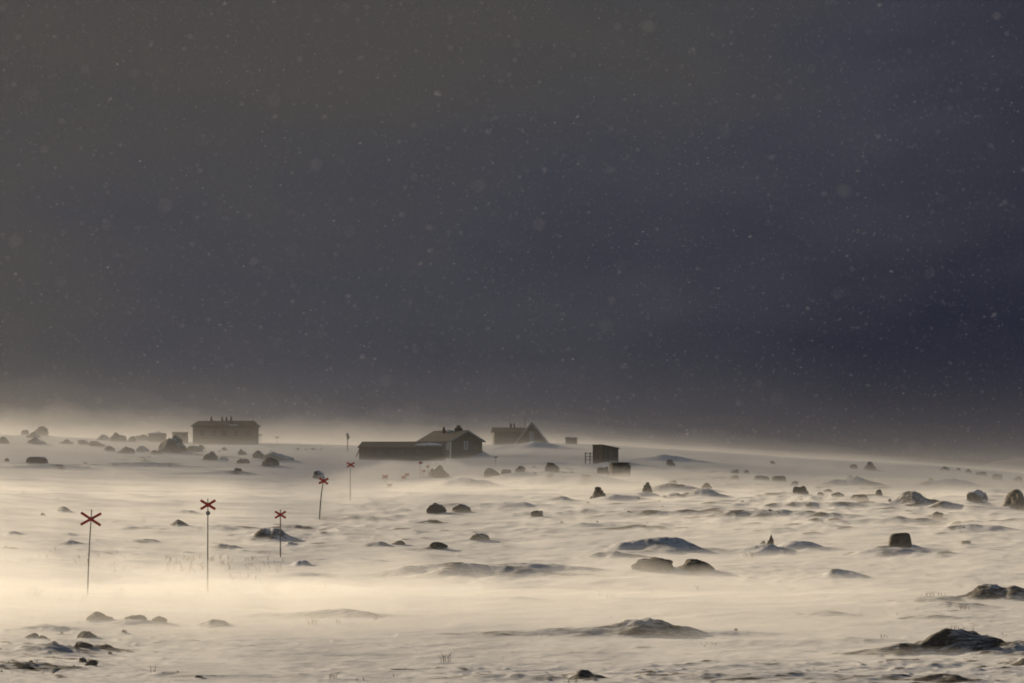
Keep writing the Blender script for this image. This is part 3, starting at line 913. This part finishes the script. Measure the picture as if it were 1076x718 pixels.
def hut_long():                                   # the long hut on the left skyline
    d = 555.0; s = ppm(d)
    L = 66 * s; Wd = 7.0; hw = 19 * s
    r = root_at('long_hut', 203, d, 466, 0, 'long dark wooden hut with four chimneys on the left skyline', 'hut')
    m = MB(); m.box(0, 0, -2.5, L, Wd, hw); m.build('wall', M['brown'], r)
    ov = 2 * s; hr = hw + 5 * s; z = hw - .1
    hip = 3.2 * s
    P = [(-ov, -ov, z), (L + ov, -ov, z), (L + ov, Wd + ov, z), (-ov, Wd + ov, z), (hip, Wd / 2, hr), (L - hip, Wd / 2, hr)]
    B = [(p[0], p[1], p[2] - .18) for p in P[:4]]
    m = MB(); m.solid(P + B, [(0,1,5,4),(1,2,5),(2,3,4,5),(3,0,4),(9,8,7,6),(0,6,7,1),(1,7,8,2),(2,8,9,3),(3,9,6,0)])
    ro = m.build('roof', M['roof_dark'], r)
    m = MB(); m.box(38 * s, -ov + .25, hw - .05, 47 * s, -ov + .7, hw + .12); m.build('snow_patch', M['snow'], ro)
    for u in (220.5, 232, 236.6, 241.4):
        chimney(r, (u - 203) * s, Wd / 2, hr - .25, hr + 4.3 * s, 2.0 * s)
    m = MB(); m.tube([(61.5 * s, Wd / 2, hr - .3), (61.5 * s, Wd / 2, hr + 6 * s)], [.05, .04], 6); m.build('antenna', M['metal'], r)
    for k in range(5):
        window(r, ((7 + 12 * k) * s, 0, 1.35), (1, 0, 0), 1.0, 1.1, False, .08, (0, -1, 0), 'brown')
hut_long()

def small_square_shed():
    d = 560.0; s = ppm(d)
    r = root_at('square_shed', 181.5, d, 467, 0, 'small square flat roofed shed just left of the long hut', 'shed')
    m = MB(); m.box(0, 0, -2, 15.2 * s, 2.6, 12 * s); m.build('wall', M['brown_snow'], r)
    m = MB(); roof_slab(m, (-.15, -.2, 12.7 * s), (15.2 * s + .15, -.2, 12.7 * s), (15.2 * s + .15, 2.8, 13.3 * s), (-.15, 2.8, 13.3 * s), .1); m.build('roof', M['roof_dark'], r)
    m = MB(); m.box(5.8 * s, -.04, 0, 9.8 * s, .0, 9.6 * s); m.build('door', M['grey_wood'], r)
small_square_shed()

def snowed_in_hut():
    d = 565.0; s = ppm(d)
    r = root_at('low_hut', 156.5, d, 466, 0, 'low snowed in hut with a flat white roof behind the big round boulder', 'hut')
    m = MB(); m.box(0, 0, -2, 17 * s, 3, 9.5 * s); m.build('wall', M['brown_snow'], r)
    m = MB(); m.box(-.15, -.2, 9.5 * s + .003, 17.4 * s, 3.2, 10.3 * s); ro = m.build('roof', M['roof_dark'], r)
    m = MB(); m.tube([(9.5 * s, 1.5, 10 * s), (9.5 * s, 1.5, 12.6 * s)], [.2, .17], 8); m.build('flue', M['metal'], ro)
    # snow lying on the roof: a lumpy cap
    m = MB(); n = 14
    prof = [(-.1 + (17.3 * s + .1) * k / n, 10.3 * s + .04 + .16 * math.sin(math.pi * k / n) + .05 * math.sin(k * 1.9)) for k in range(n + 1)]
    pts = [(x, -.15, z) for x, z in prof] + [(x, 3.1, z) for x, z in prof] + [(x, -.2, 10.3 * s - .02) for x, z in prof]
    N = n + 1
    m.solid(pts, [(k, k + 1, N + k + 1, N + k) for k in range(n)] + [(2*N + k, 2*N + k + 1, k + 1, k) for k in range(n)])
    m.build('snow_cap', M['snow'], ro)
snowed_in_hut()

def long_low_shed():
    d = 425.0; s = ppm(d)
    th = R(7)
    r = root_at('long_shed', 377.5, d, 484, -th, 'long low dark shed in front of the cabin with a brace at its left end', 'shed')
    L = 87.5 * s / math.cos(th); Wd = 3.6; hw = 13.5 * s; hr = 19 * s
    p = [(0,0,-2.5),(L,0,-2.5),(L,Wd,-2.5),(0,Wd,-2.5),(0,0,hw),(L,0,hw),(L,Wd,hr),(0,Wd,hr)]
    m = MB(); m.solid(p, [(0,3,2,1),(4,5,6,7),(0,1,5,4),(1,2,6,5),(2,3,7,6),(3,0,4,7)]); m.build('wall', M['brown'], r)
    m = MB(); k = (hr - hw) / Wd
    roof_slab(m, (-.2, -.25, hw - .25 * k + .12), (L + .2, -.25, hw - .25 * k + .12), (L + .2, Wd + .2, hr + .2 * k + .12), (-.2, Wd + .2, hr + .2 * k + .12), .1)
    ro = m.build('roof', M['roof_dark'], r)
    rnd = random.Random(8)
    m = MB(); n = 12
    x0, x1 = L * .66, L * .985
    lo = [(x0 + (x1 - x0) * k_ / n, .9 + rnd.uniform(-.15, .25)) for k_ in range(n + 1)]
    hi = [(x, min(Wd, y + 1.3 * math.sin(math.pi * (j + .6) / (n + 1)) + .3)) for j, (x, y) in enumerate(lo)]
    zf = lambda y: hw + y * k + .12
    pts = [(x, y, zf(y) + .05) for x, y in lo] + [(x, y, zf(y) + .05) for x, y in hi] + [(x, y, zf(y) - .04) for x, y in lo] + [(x, y, zf(y) - .04) for x, y in hi]
    N = n + 1
    m.solid(pts, [(j, j + 1, N + j + 1, N + j) for j in range(n)] + [(2*N + j, 2*N + j + 1, j + 1, j) for j in range(n)] + [(N + j, N + j + 1, 3*N + j + 1, 3*N + j) for j in range(n)])
    m.build('snow_patch', M['snow'], ro)
    m = MB(); m.bar((-3.6 * s * .9, .1, 0.5), (.1, .1, 12.5 * s), .14, .12); m.build('brace', M['grey_wood'], r)
    for xx in (L * .2, L * .45, L * .7):
        m = MB(); m.box(xx, -.05, .1, xx + 1.1, .0, hw - .45); m.build('door', M['grey_wood'], r)
long_low_shed()

def cabin():
    d = 445.0; s = ppm(d)
    th = R(48)
    r = root_at('cabin', 473.5, d, 483, 0, 'brown boarded cabin with white framed windows and clustered chimneys', 'cabin')
    # local x runs back to the left along the ridge, y runs back to the right across the gable
    L = 34 * s / math.cos(th); Wd = 33 * s / math.sin(th); hw = 19.5 * s; hr = hw + 10.3 * s
    ex = Vector((-math.cos(th), math.sin(th), 0)); ey = Vector((math.sin(th), math.cos(th), 0))
    # (ex, ey, z) is left-handed, so build with mirrored y: x' = ey, y' = -? use ridge along local x from far left end to the near gable
    r.rotation_euler = (0, 0, math.atan2(-math.sin(th), math.cos(th)))
    base = r.location + ex * L
    r.location = base          # origin: far left corner of the side wall; local +x to the near corner, +y back to the right
    m = MB(); wall_prism(m, L, Wd, hw, hr, -2.5); m.build('wall', M['brown'], r)
    gable_roof(L, Wd, hw, hr, .35, .16, M['roof'], r)
    k = (hr - hw) / (Wd / 2)
    # bargeboards on the near gable
    for sgn in (0, 1):
        m = MB()
        y0 = -.37 if sgn == 0 else Wd + .37
        m.bar((L + .37, y0, hw - .37 * k + .06), (L + .37, Wd / 2, hr + .06), .22, .05, (1, 0, 0)); m.build('bargeboard', M['bargeboard'], r)
    for (x_, y_) in ((L + .015, -.015),):
        m = MB(); m.box(x_ - .09, y_ - .09, -2.4, x_ + .09, y_ + .09, hw - .12); m.build('corner_board', M['white'], r)
    window(r, (L, Wd * .42, 1.55), (0, 1, 0), .82, 1.25, True, .12, (1, 0, 0))
    window(r, (L - .95, 0, 1.45), (1, 0, 0), .62, 1.25, True, .12, (0, -1, 0))
    # right side and front door side hidden; three chimney groups along the ridge
    def ridge_x(u): return L - (491.5 - u) * s / math.cos(th)
    chimney(r, ridge_x(466.3), Wd / 2 + .1, hr - .2, hr + 5.0 * s, .34)
    chimney(r, ridge_x(471.5), Wd * .38, hr - 1.0, hr + 4.2 * s, .42)
    chimney(r, ridge_x(482.5), Wd / 2 + .1, hr - .2, hr + 6.0 * s, .95, 3)
    m = MB(); m.box(ridge_x(474), Wd * .40, hr - .12, ridge_x(476), Wd * .47, hr + .28); m.build('snow_patch', M['snow'], r)
cabin()

def gabled_hut():
    d = 570.0; s = ppm(d)
    r = root_at('gabled_hut', 519.5, d, 466, R(4), 'hut with a steep triangular porch gable and mast beyond the cabin', 'hut')
    L = 36 * s; Wd = 6.0; hw = 12 * s; hr = hw + 4.2 * s
    m = MB(); wall_prism(m, L, Wd, hw, hr, -2.5); m.build('wall', M['grey_wood'], r)
    gable_roof(L, Wd, hw, hr, .35, .14, M['roof'], r)
    for u in (538, 541.6): chimney(r, (u - 519.5) * s, Wd / 2, hr - .2, hr + 5.2 * s, 1.7 * s)
    for u in (546, 549): chimney(r, (u - 519.5) * s, Wd / 2 + .8, hr - .3, hr + 2.0 * s, .9 * s)
    # porch: A-shaped gable whose roof planes reach the snow
    cx = (557.5 - 519.5) * s; y0 = -3.2; hp = 21.5 * s; hwid = 17.5 * s
    z0 = -.3
    m = MB()
    p = [(cx - hwid, y0 + .3, z0), (cx + hwid, y0 + .3, z0), (cx, y0 + .3, hp - .25), (cx - hwid, 2.8, z0), (cx + hwid, 2.8, z0), (cx, 2.8, hp - .25)]
    m.solid(p, [(0, 1, 2), (5, 4, 3), (0, 3, 4, 1), (1, 4, 5, 2), (2, 5, 3, 0)]); m.build('porch_wall', M['brown'], r)
    for sg in (-1, 1):
        m = MB(); e = 1.2 * s
        foot = (cx + sg * (hwid + .35), z0 - .25); ap = (cx, hp)
        q = [(foot[0], y0, foot[1]), (ap[0] + sg * .004, y0, ap[1]), (ap[0] + sg * .004, 3.0, ap[1]), (foot[0], 3.0, foot[1])]
        roof_slab(m, *(q if sg < 0 else q[::-1]), .22); ro = m.build('porch_roof', M['roof'], r)
        m = MB(); m.bar((foot[0], y0 - .04, foot[1] + .05), (ap[0], y0 - .04, ap[1] + .02), .34, .06, (0, 1, 0)); m.build('bargeboard', M['bargeboard'], r)
    m = MB(); m.box(cx - 2.6 * s, y0 + .24, 0, cx + 2.2 * s, y0 + .3, 12.5 * s); m.build('door', M['bargeboard'], r)
    m = MB(); m.tube([((552.3 - 519.5) * s, 1.5, 10 * s), ((552.3 - 519.5) * s, 1.5, 28 * s)], [.09, .07], 8); m.build('mast', M['grey_wood'], r)
    m = MB(); m.tube([((537.2 - 519.5) * s, 4, 10 * s), ((537.2 - 519.5) * s, 4, 28 * s)], [.035, .03], 6); m.build('antenna', M['metal'], r)
gabled_hut()

def tiny_hut():
    d = 590.0; s = ppm(d)
    r = root_at('tiny_hut', 594, d, 469, R(-6), 'tiny distant hut with a snowy roof right of the triangular gable', 'hut')
    w = 11.6 * s
    m = MB(); m.box(0, 0, -2, w, 2.2, 8.6 * s); m.build('wall', M['grey_wood'], r)
    m = MB(); P = [(-.15, -.2, 8.6 * s), (w + .15, -.2, 8.2 * s), (w + .15, 2.4, 9.3 * s), (-.15, 2.4, 9.9 * s)]
    roof_slab(m, *P, .12); ro = m.build('roof', M['roof_dark'], r)
    m = MB(); roof_slab(m, (.1, .1, 8.6 * s + .2), (w * .8, .1, 8.3 * s + .2), (w * .8, 2.2, 9.3 * s + .22), (.1, 2.2, 9.8 * s + .2), .14); m.build('snow_cap', M['snow'], ro)
tiny_hut()

def plank_shed():
    d = dist_at(633, 489.5); s = ppm(d)
    th = R(32)
    r = root_at('plank_shed', 632.5, d, 490, 0, 'tall narrow plank shed with a sloping roof and a railing on its left', 'shed')
    L = 17.5 * s / math.cos(th); Wd = 9.5 * s / math.sin(th)
    hl, hrr = 22 * s, 18.5 * s
    r.rotation_euler = (0, 0, th)     # +x runs back to the right, +y back to the left
    p = [(0,0,-2),(L,0,-2),(L,Wd,-2),(0,Wd,-2),(0,0,hl),(L,0,hrr),(L,Wd,hrr),(0,Wd,hl)]
    m = MB(); m.solid(p, [(0,3,2,1),(4,5,6,7),(0,1,5,4),(1,2,6,5),(2,3,7,6),(3,0,4,7)]); m.build('wall', M['grey_wood'], r)
    m = MB(); k = (hrr - hl) / L
    roof_slab(m, (-.08, -.15, hl + .1), (L + .2, -.15, hrr + .1 + .2 * k), (L + .2, Wd + .15, hrr + .1 + .2 * k), (-.08, Wd + .15, hl + .1), .08); m.build('roof', M['roof_dark'], r)
    m = MB(); m.box(-.05, -.05, -1, .06, .06, hl - .02); m.build('corner_board', M['grey_wood'], r)
    # vertical battens on the left face
    m = MB()
    for k_ in range(7):
        y_ = .2 + (Wd - .3) * k_ / 6
        m.box(-.035, y_ - .03, -1, 0, y_ + .03, hl - .03)
    m.build('battens', M['brown'], r)
    # railing of the landing, left of the shed
    z0 = 4.5 * s
    a = Vector((-.02, Wd, 0)); dirv = Vector((-math.cos(th), math.sin(th), 0))   # straight to the left in the world
    e = a + dirv * 7.5 * s
    rl = MB()
    for zz in (6.8 * s, 10.0 * s, 13.4 * s): rl.bar(a + Vector((0, 0, zz)), e + Vector((0, 0, zz)), .09, .07, (0, 0, 1))
    for t_ in (.35, 1.0): 
        q = a.lerp(e, t_); rl.bar(q + Vector((0, 0, -.6)), q + Vector((0, 0, 14.6 * s)), .11, .11)
    rl.build('railing', M['grey_wood'], r)
plank_shed()

def block_store():
    d = dist_at(652, 501.5); s = ppm(d)
    r = root_at('block_store', 643, d, 500, R(5), 'low box shaped store sunk in drift below the plank shed', 'shed')
    m = MB(); m.box(0, 0, -2, 17.5 * s, 2.4, 13.0 * s); m.build('wall', M['brown_snow'], r)
    m = MB(); roof_slab(m, (-.12, -.12, 14.2 * s), (17.5 * s + .12, -.12, 13.6 * s), (17.5 * s + .12, 2.5, 14 * s), (-.12, 2.5, 14.6 * s), .09); m.build('roof', M['roof_dark'], r)
    m = MB(); m.box(17.5 * s * .55, -.04, -.2, 17.5 * s * .55 + .9, .0, 11.5 * s); m.build('door', M['grey_wood'], r)
block_store()

# ------------------------------------------------------------------ grass and twigs
def blades(mb, x, y, z, n, h, spread, rnd, bend=.5, r0=.004):
    for _ in range(n):
        a = rnd.uniform(0, 6.28); rr = rnd.uniform(0, spread)
        bx, by = x + math.cos(a) * rr, y + math.sin(a) * rr
        hh = h * rnd.uniform(.45, 1); lx = rnd.uniform(-bend, bend) * hh + .1 * hh; ly = rnd.uniform(-.3, .3) * hh
        mb.tube([(bx, by, z - .08), (bx + lx * .25, by + ly * .3, z + hh * .5), (bx + lx, by + ly, z + hh)], [r0, r0 * .8, r0 * .3], 4)

rnd = random.Random(21)
def tuft(u, v, wpx, hpx, n, mat, name, label, cat, bend=.5, rpx=.32):
    d = dist_at(u, v); s = ppm(d); x = at_x(u, d); z = gz(x, d)
    root_z = z
    mb = MB()
    for _ in range(n):
        bx = rnd.uniform(-.5, .5) * wpx * s; by = rnd.uniform(-.3, .3)
        hh = hpx * s * rnd.uniform(.5, 1); lx = rnd.uniform(-bend, bend) * hh
        zz = gz(x + bx, d + by) - root_z
        r0 = rpx * s
        mb.tube([(bx, by, zz - .08), (bx + lx * .25, by, zz + hh * .5), (bx + lx, by, zz + hh)], [r0, r0 * .85, r0 * .4], 5)
        if rnd.random() < .5 and mat == 'twig':
            k = rnd.choice((-1, 1))
            mb.tube([(bx + lx * .3, by, zz + hh * .55), (bx + lx * .3 + k * hh * .3, by, zz + hh * .85)], [r0 * .7, r0 * .35], 4)
    o = mb.build(name, M[mat]); o.location = (x, d, root_z)
    tag(o, label, cat)
    return o
tuft(469, 697, 9, 11, 7, 'twig', 'twig_tuft', 'dark V shaped tuft of twigs on snow near the bottom centre', 'twigs', .6)
tuft(162.5, 712, 5, 10, 3, 'twig', 'twig_tuft', 'taller left one of two upright twigs near the bottom left', 'twigs', .15)
tuft(188, 710, 3, 5, 3, 'twig', 'twig_tuft', 'shorter right one of two upright twigs near the bottom left', 'twigs', .15)
tuft(350, 716, 7, 8, 6, 'twig', 'twig_tuft', 'curled dark twigs at the bottom edge left of centre', 'twigs', .9)
tuft(380, 716, 8, 4, 4, 'twig', 'twig_tuft', 'short bent twigs at the bottom edge, right of the curled twigs', 'twigs', .9)
tuft(929, 674, 11, 7, 6, 'twig', 'twig_tuft', 'pair of upright twigs left of the largest near mound', 'twigs', .2)
tuft(1009, 664, 22, 6, 8, 'twig', 'twig_tuft', 'sparse twigs on the crest of the largest near mound', 'twigs', .7)
tuft(1051, 669, 4, 7, 3, 'twig', 'twig_tuft', 'single forked twig right of the crest of the largest near mound', 'twigs', .3)
tuft(980, 628, 28, 5, 14, 'twig', 'twig_tuft', 'row of dark twigs left of the black mound at the right edge', 'twigs', .8)
tuft(1010, 642, 12, 8, 9, 'grass', 'grass_tuft', 'dry grass tuft just below the black mound at the right edge', 'grass tuft', .6)
tuft(743, 680, 18, 3, 8, 'twig', 'twig_tuft', 'flat line of dark twigs on snow below the near mound', 'twigs', .9)
tuft(958, 522, 26, 4, 14, 'twig', 'twig_tuft', 'dark twigs crowning the mound left of the snow plastered boulder', 'twigs', .8, .4)
tuft(787, 586, 12, 7, 8, 'grass', 'grass_tuft', 'dry tuft in front of the fin shaped rock', 'grass tuft', .8)
tuft(733, 622, 8, 7, 3, 'grass', 'grass_tuft', 'bent straw below the right broad brown boulder', 'grass tuft', .9)
tuft(330, 657, 9, 9, 7, 'grass', 'grass_tuft', 'pale V shaped grass tuft below the long thin drift', 'grass tuft', .7)
tuft(357, 656, 8, 5, 5, 'grass', 'grass_tuft', 'pale bent grass tuft under the middle of the long thin drift', 'grass tuft', .9)
tuft(397, 652, 9, 7, 5, 'grass', 'grass_tuft', 'pale slanting grass tuft under the right end of the long thin drift', 'grass tuft', .9)
tuft(416, 712, 5, 3, 3, 'twig', 'twig_tuft', 'tiny stub of twigs on snow left of the dark V shaped tuft', 'twigs', .6)
tuft(600, 720, 12, 6, 5, 'twig', 'twig_tuft', 'few twigs on the small mound at the bottom edge', 'twigs', .7)

def grass_bands():
    mb = MB()
    rnd = random.Random(77)
    for (u0, u1, v0, v1, n, hp) in ((175, 245, 588, 604, 170, 7), (255, 300, 590, 604, 70, 7), (275, 345, 618, 626, 130, 8), (30, 95, 626, 634, 60, 7),
                                    (40, 60, 578, 588, 22, 5), (240, 270, 603, 612, 30, 6), (190, 215, 600, 606, 25, 6), (120, 145, 595, 605, 26, 6),
                                    (600, 650, 620, 632, 16, 5), (60, 140, 582, 600, 26, 5), (880, 990, 640, 650, 18, 4), (10, 70, 700, 712, 30, 5)):
        for _ in range(n // 3):
            u, v = rnd.uniform(u0, u1), rnd.uniform(v0, v1)
            d = dist_at(u, v); s = ppm(d); x = at_x(u, d)
            blades(mb, x, d, gz(x, d), rnd.randint(1, 3), hp * s, 1.6 * s, rnd, .7, .2 * s)
    o = mb.build('dry_grass', M['grass'])
    tag(o, 'thin dry grass stems showing through the snow in faint bands', 'grass', kind='stuff')
grass_bands()

# ------------------------------------------------------------------ falling flakes
def flakes():
    rs = np.random.RandomState(4)
    N = 360000
    dmax = 52.0
    d = dmax * rs.rand(N) ** (1 / 3.0)
    d = np.maximum(d, 2.6 + rs.rand(N))
    u = CU + (rs.rand(N) - .5) * W0 * 1.8
    v = CV - 60 + (rs.rand(N) - .5) * H0 * 1.5
    _, ry, rz_ = ray(0, v)
    x = (u - CU) / ry * d; z = CAM_H + d * rz_ / ry
    gust = pn(x / 5 + d * .31, z / 2.2 + d * .17, 61) + .6 * pn(x / 1.7 + d * .5, z / .9 + d * .4, 62)
    keep = (z > 0.6) & (rs.rand(N) < .55 + 1.3 * gust)
    x, y, z = x[keep], d[keep], z[keep]
    n = len(x)
    r = 0.0007 + 0.0013 * rs.rand(n) ** 3.0 + 0.0024 * (rs.rand(n) > .975) * rs.rand(n)
    dirs = np.array([(1,0,0),(-1,0,0),(0,1,0),(0,-1,0),(0,0,1),(0,0,-1)], float)
    tri = np.array([(0,2,4),(2,1,4),(1,3,4),(3,0,4),(2,0,5),(1,2,5),(3,1,5),(0,3,5)])
    sc = np.stack([r * (1.6 + 2.6 * rs.rand(n)), r, r * (0.7 + .5 * rs.rand(n))], -1)
    V = dirs[None] * sc[:, None, :] * (0.75 + .5 * rs.rand(n, 6, 1))
    a = rs.randn(n) * .28 + .12
    ca, sa = np.cos(a), np.sin(a)
    V = np.stack([V[..., 0] * ca[:, None] - V[..., 2] * sa[:, None], V[..., 1], V[..., 0] * sa[:, None] + V[..., 2] * ca[:, None]], -1)
    V += np.stack([x, y, z], -1)[:, None, :]
    co = V.reshape(-1, 3).astype(np.float32)
    q = (tri[None] + (np.arange(n) * 6)[:, None, None]).reshape(-1).astype(np.int32)
    me = bpy.data.meshes.new('falling_snow')
    me.vertices.add(len(co)); me.vertices.foreach_set('co', co.reshape(-1))
    me.loops.add(len(q)); me.loops.foreach_set('vertex_index', q)
    me.polygons.add(len(q) // 3)
    me.polygons.foreach_set('loop_start', np.arange(0, len(q), 3, dtype=np.int32))
    me.polygons.foreach_set('loop_total', np.full(len(q) // 3, 3, np.int32))
    me.update(calc_edges=True)
    me.materials.append(M['flake'])
    o = bpy.data.objects.new('falling_snow', me); col.objects.link(o)
    tag(o, 'pale flakes of blown snow filling the air before the dark cloud', 'snow', kind='stuff')
flakes()

# ------------------------------------------------------------------ blowing snow and haze (volumes of even density)
def drift(name, u0, u1, d0, d1, thick, sig, seed, g=0.5, side=0.0, level=False, smax=2.0, smin=.42, rag=.55, nx=70, ny=60, color=(.97, .975, .98), cell=(12, 7), feather=True, label=None, floor=-.5):
    us_ = np.linspace(u0, u1, nx); ys = np.exp(np.linspace(math.log(d0), math.log(d1), ny))
    t_ = (us_ - CU) / F
    X = t_[None, :] * ys[:, None]; Yy = np.repeat(ys[:, None], nx, 1)
    zb = base_z(X.reshape(-1), (np.minimum(Yy, 600) if level else Yy).reshape(-1)).reshape(X.shape)
    if level: zb = base_z((t_[None, :] * np.minimum(Yy, 600)).reshape(-1), np.minimum(Yy, 600).reshape(-1)).reshape(X.shape)
    sc = ys[:, None] / 100.0
    nz = (pn(X / (cell[0] * sc), Yy / (cell[1] * sc), seed) + .55 * pn(X / (cell[0] * .36 * sc), Yy / (cell[1] * .36 * sc), seed + 1) + .3 * pn(X / (cell[0] * .13 * sc), Yy / (cell[1] * .13 * sc), seed + 2))
    th = thick * (1 + rag * 1.8 * nz) * np.clip(1 - side * (us_[None, :] - 500) / 500, smin, smax)
    th = np.minimum(th, thick * 2.3)
    if feather:
        a = np.linspace(0, 1, nx)[None, :]; b = np.linspace(0, 1, ny)[:, None]
        e = np.clip(np.minimum(np.minimum(a, 1 - a) / .22, np.minimum(b, 1 - b) / .25), 0, 1)
        th = th * e - (1 - e) * (0.15 + .1 * thick)
    else:
        th = np.maximum(th, -.3)
    top = np.maximum(zb + th, zb + floor + .02)
    bot = zb + floor
    co = np.concatenate([np.stack([X, Yy, top], -1).reshape(-1, 3), np.stack([X, Yy, bot], -1).reshape(-1, 3)]).astype(np.float32)
    n0 = nx * ny
    f = []
    for j in range(ny - 1):
        for i in range(nx - 1):
            k = j * nx + i
            f.append((k, k + 1, k + nx + 1, k + nx)); f.append((n0 + k, n0 + k + nx, n0 + k + nx + 1, n0 + k + 1))
    for i in range(nx - 1):
        f.append((i, n0 + i, n0 + i + 1, i + 1)); k = (ny - 1) * nx + i; f.append((k, k + 1, n0 + k + 1, n0 + k))
    for j in range(ny - 1):
        k = j * nx; f.append((k, k + nx, n0 + k + nx, n0 + k)); k = j * nx + nx - 1; f.append((k, n0 + k, n0 + k + nx, k + nx))
    o = mesh_obj(name, co.tolist(), f, mat_volume(name + '_air', sig, g, color))
    tag(o, label, 'blowing snow', kind='stuff')
    return o

DC = (.97, .965, .95)
# sheets over the whole moor
drift('drifting_snow', -700, 1776, 56, 598, 0.28, 0.009, 11, g=.25, label='thin sheet of drifting snow creeping over the whole moor', feather=False, nx=180, ny=120, color=DC, rag=.6)
drift('drifting_snow', -900, 1976, 120, 640, 1.1, 0.0016, 21, g=.25, label='knee to chest high blowing snow over the farther moor', feather=False, nx=120, ny=80, color=DC, rag=.5)
# veils of airborne snow, each taller one thinner, thicker to the left behind the huts
NAMES = ['lowest', 'second', 'third', 'fourth', 'fifth', 'sixth', 'seventh', 'tallest and thinnest']
for k, (hh, sg) in enumerate(((1.2, .0007), (1.8, .00055), (2.5, .0004), (3.3, .00028), (4.3, .00016), (5.6, .0001), (7.4, .00006), (10.0, .00003))):
    drift('blowing_snow', -1800, 2800, 290 + 12 * k, 1700, hh, sg, 31 + 7 * k, g=.35, rag=.34, nx=280, ny=90, color=DC, floor=-1, cell=(8 + k, 8 + k), side=.75, smin=.3, level=True, feather=False,
          label=NAMES[k] + ' veil of blowing snow round and beyond the huts')
# wind-torn patches and tongues of ground drift
drift('drifting_snow', -500, 1576, 52, 330, 0.09, 0.055, 211, g=.3, label='torn near-ground wisps of drifting snow streaking between the trail markers', feather=False, nx=200, ny=170, color=DC, rag=3.2, cell=(16, 3.2))
drift('drifting_snow', -500, 1576, 90, 560, 0.2, 0.008, 223, g=.3, label='longer torn tongues of drifting snow across the middle and far moor', feather=False, nx=200, ny=170, color=DC, rag=3.0, cell=(9, 3.0))
# separate banks, each of a few nested sheets so that their edges fade
WORDS = ['low dense core of the', 'middle sheet of the', 'thin upper sheet of the', 'wide faint skirt of the']
def bank(u0, u1, d0, d1, thick, sig, seed, text, **kw):
    for k, (a, b, c) in enumerate(((1.0, .5, .38), (.86, .8, .3), (.7, 1.2, .2), (1.25, 1.7, .12))):
        cu, hu = (u0 + u1) / 2, (u1 - u0) / 2 * a
        lc, lh = (math.log(d0) + math.log(d1)) / 2, (math.log(d1) - math.log(d0)) / 2 * a
        drift('drift_bank', cu - hu, cu + hu, math.exp(lc - lh), math.exp(lc + lh), thick * b, sig * c, seed + k * 11,
              label=WORDS[k] + ' ' + text, nx=120, ny=44, color=DC, **{'rag': .4, **kw})
bank(-500, 1576, 59, 91, 0.5, 0.14, 141, 'bright bank of drifting snow across the near ground', g=.4, side=.8, smax=1.05, smin=.15, cell=(14, 3), rag=1.1)
bank(330, 820, 185, 250, 1.0, 0.035, 151, 'bright bank of drifting snow below the mound with the dark boulders', g=.4, cell=(7, 5))
bank(-300, 420, 415, 620, 2.2, 0.001, 161, 'bank of blowing snow round the long hut on the left skyline', g=.35, cell=(5, 5), floor=-1)
bank(730, 1350, 190, 330, 1.2, 0.014, 171, 'bank of drifting snow among the right hand rocks', g=.3, cell=(7, 5))

# ragged plumes lifting off the skyline, each of three nested sheets
for k, (hh, sg, cc) in enumerate(((2.0, .0007, 5), (3.2, .00045, 6), (4.8, .0003, 8))):
    drift('snow_plume', -300, 1400, 500 + 10 * k, 760, hh, sg, 301 + 17 * k, g=.35, rag=.75, nx=300, ny=60, color=DC, floor=-1, cell=(cc * .7, cc), side=.8, smin=.15, level=True,
          label=['low', 'middle', 'high'][k] + ' ragged plumes of snow lifting off the skyline')

def haze_box():
    zl = float(GZ.min()) - 1.0
    m = MB(); m.box(-2600, -320, -45, 2600, 5050, 36)
    o = m.build('haze', mat_volume('haze_air', 0.000045, 0.6, (.97, .975, .985)))
    tag(o, 'thin even haze of airborne snow over the whole moor', 'haze', kind='stuff')
haze_box()

# ------------------------------------------------------------------ an unseen cloud added towards the sun to shade the far right of the moor
def added_shading_cloud():
    p = Vector((math.cos(R(-SUN_AZ)), math.sin(R(-SUN_AZ)), 0)); a = Vector((math.sin(R(SUN_AZ)), math.cos(R(SUN_AZ)), 0))
    rnd = random.Random(3)
    bm = bmesh.new()
    for k in range(5):
        fp = 470 + rnd.uniform(-120, 120); fa = 265 + rnd.uniform(-90, 90)
        c = p * fp + a * fa + Vector((0, 0, 10)) + sv * 2600
        res = bmesh.ops.create_icosphere(bm, subdivisions=4, radius=1.0)
        for v in res['verts']:
            q = v.co.copy(); q *= 1 + .25 * mnoise.noise(q * 2 + Vector((k * 5, 0, 0)))
            v.co = c + p * q.x * 270 + a * q.y * 110 + Vector((0, 0, 1)) * q.z * 52
    me = bpy.data.meshes.new('cloud'); bm.to_mesh(me); bm.free()
    me.materials.append(mat_volume('added_cloud_vapour', 0.010, 0.7, (.9, .91, .93)))
    o = bpy.data.objects.new('cloud', me); col.objects.link(o)
    tag(o, 'unseen cloud added before the sun to shade the far right moor', 'cloud', kind='structure')
added_shading_cloud()
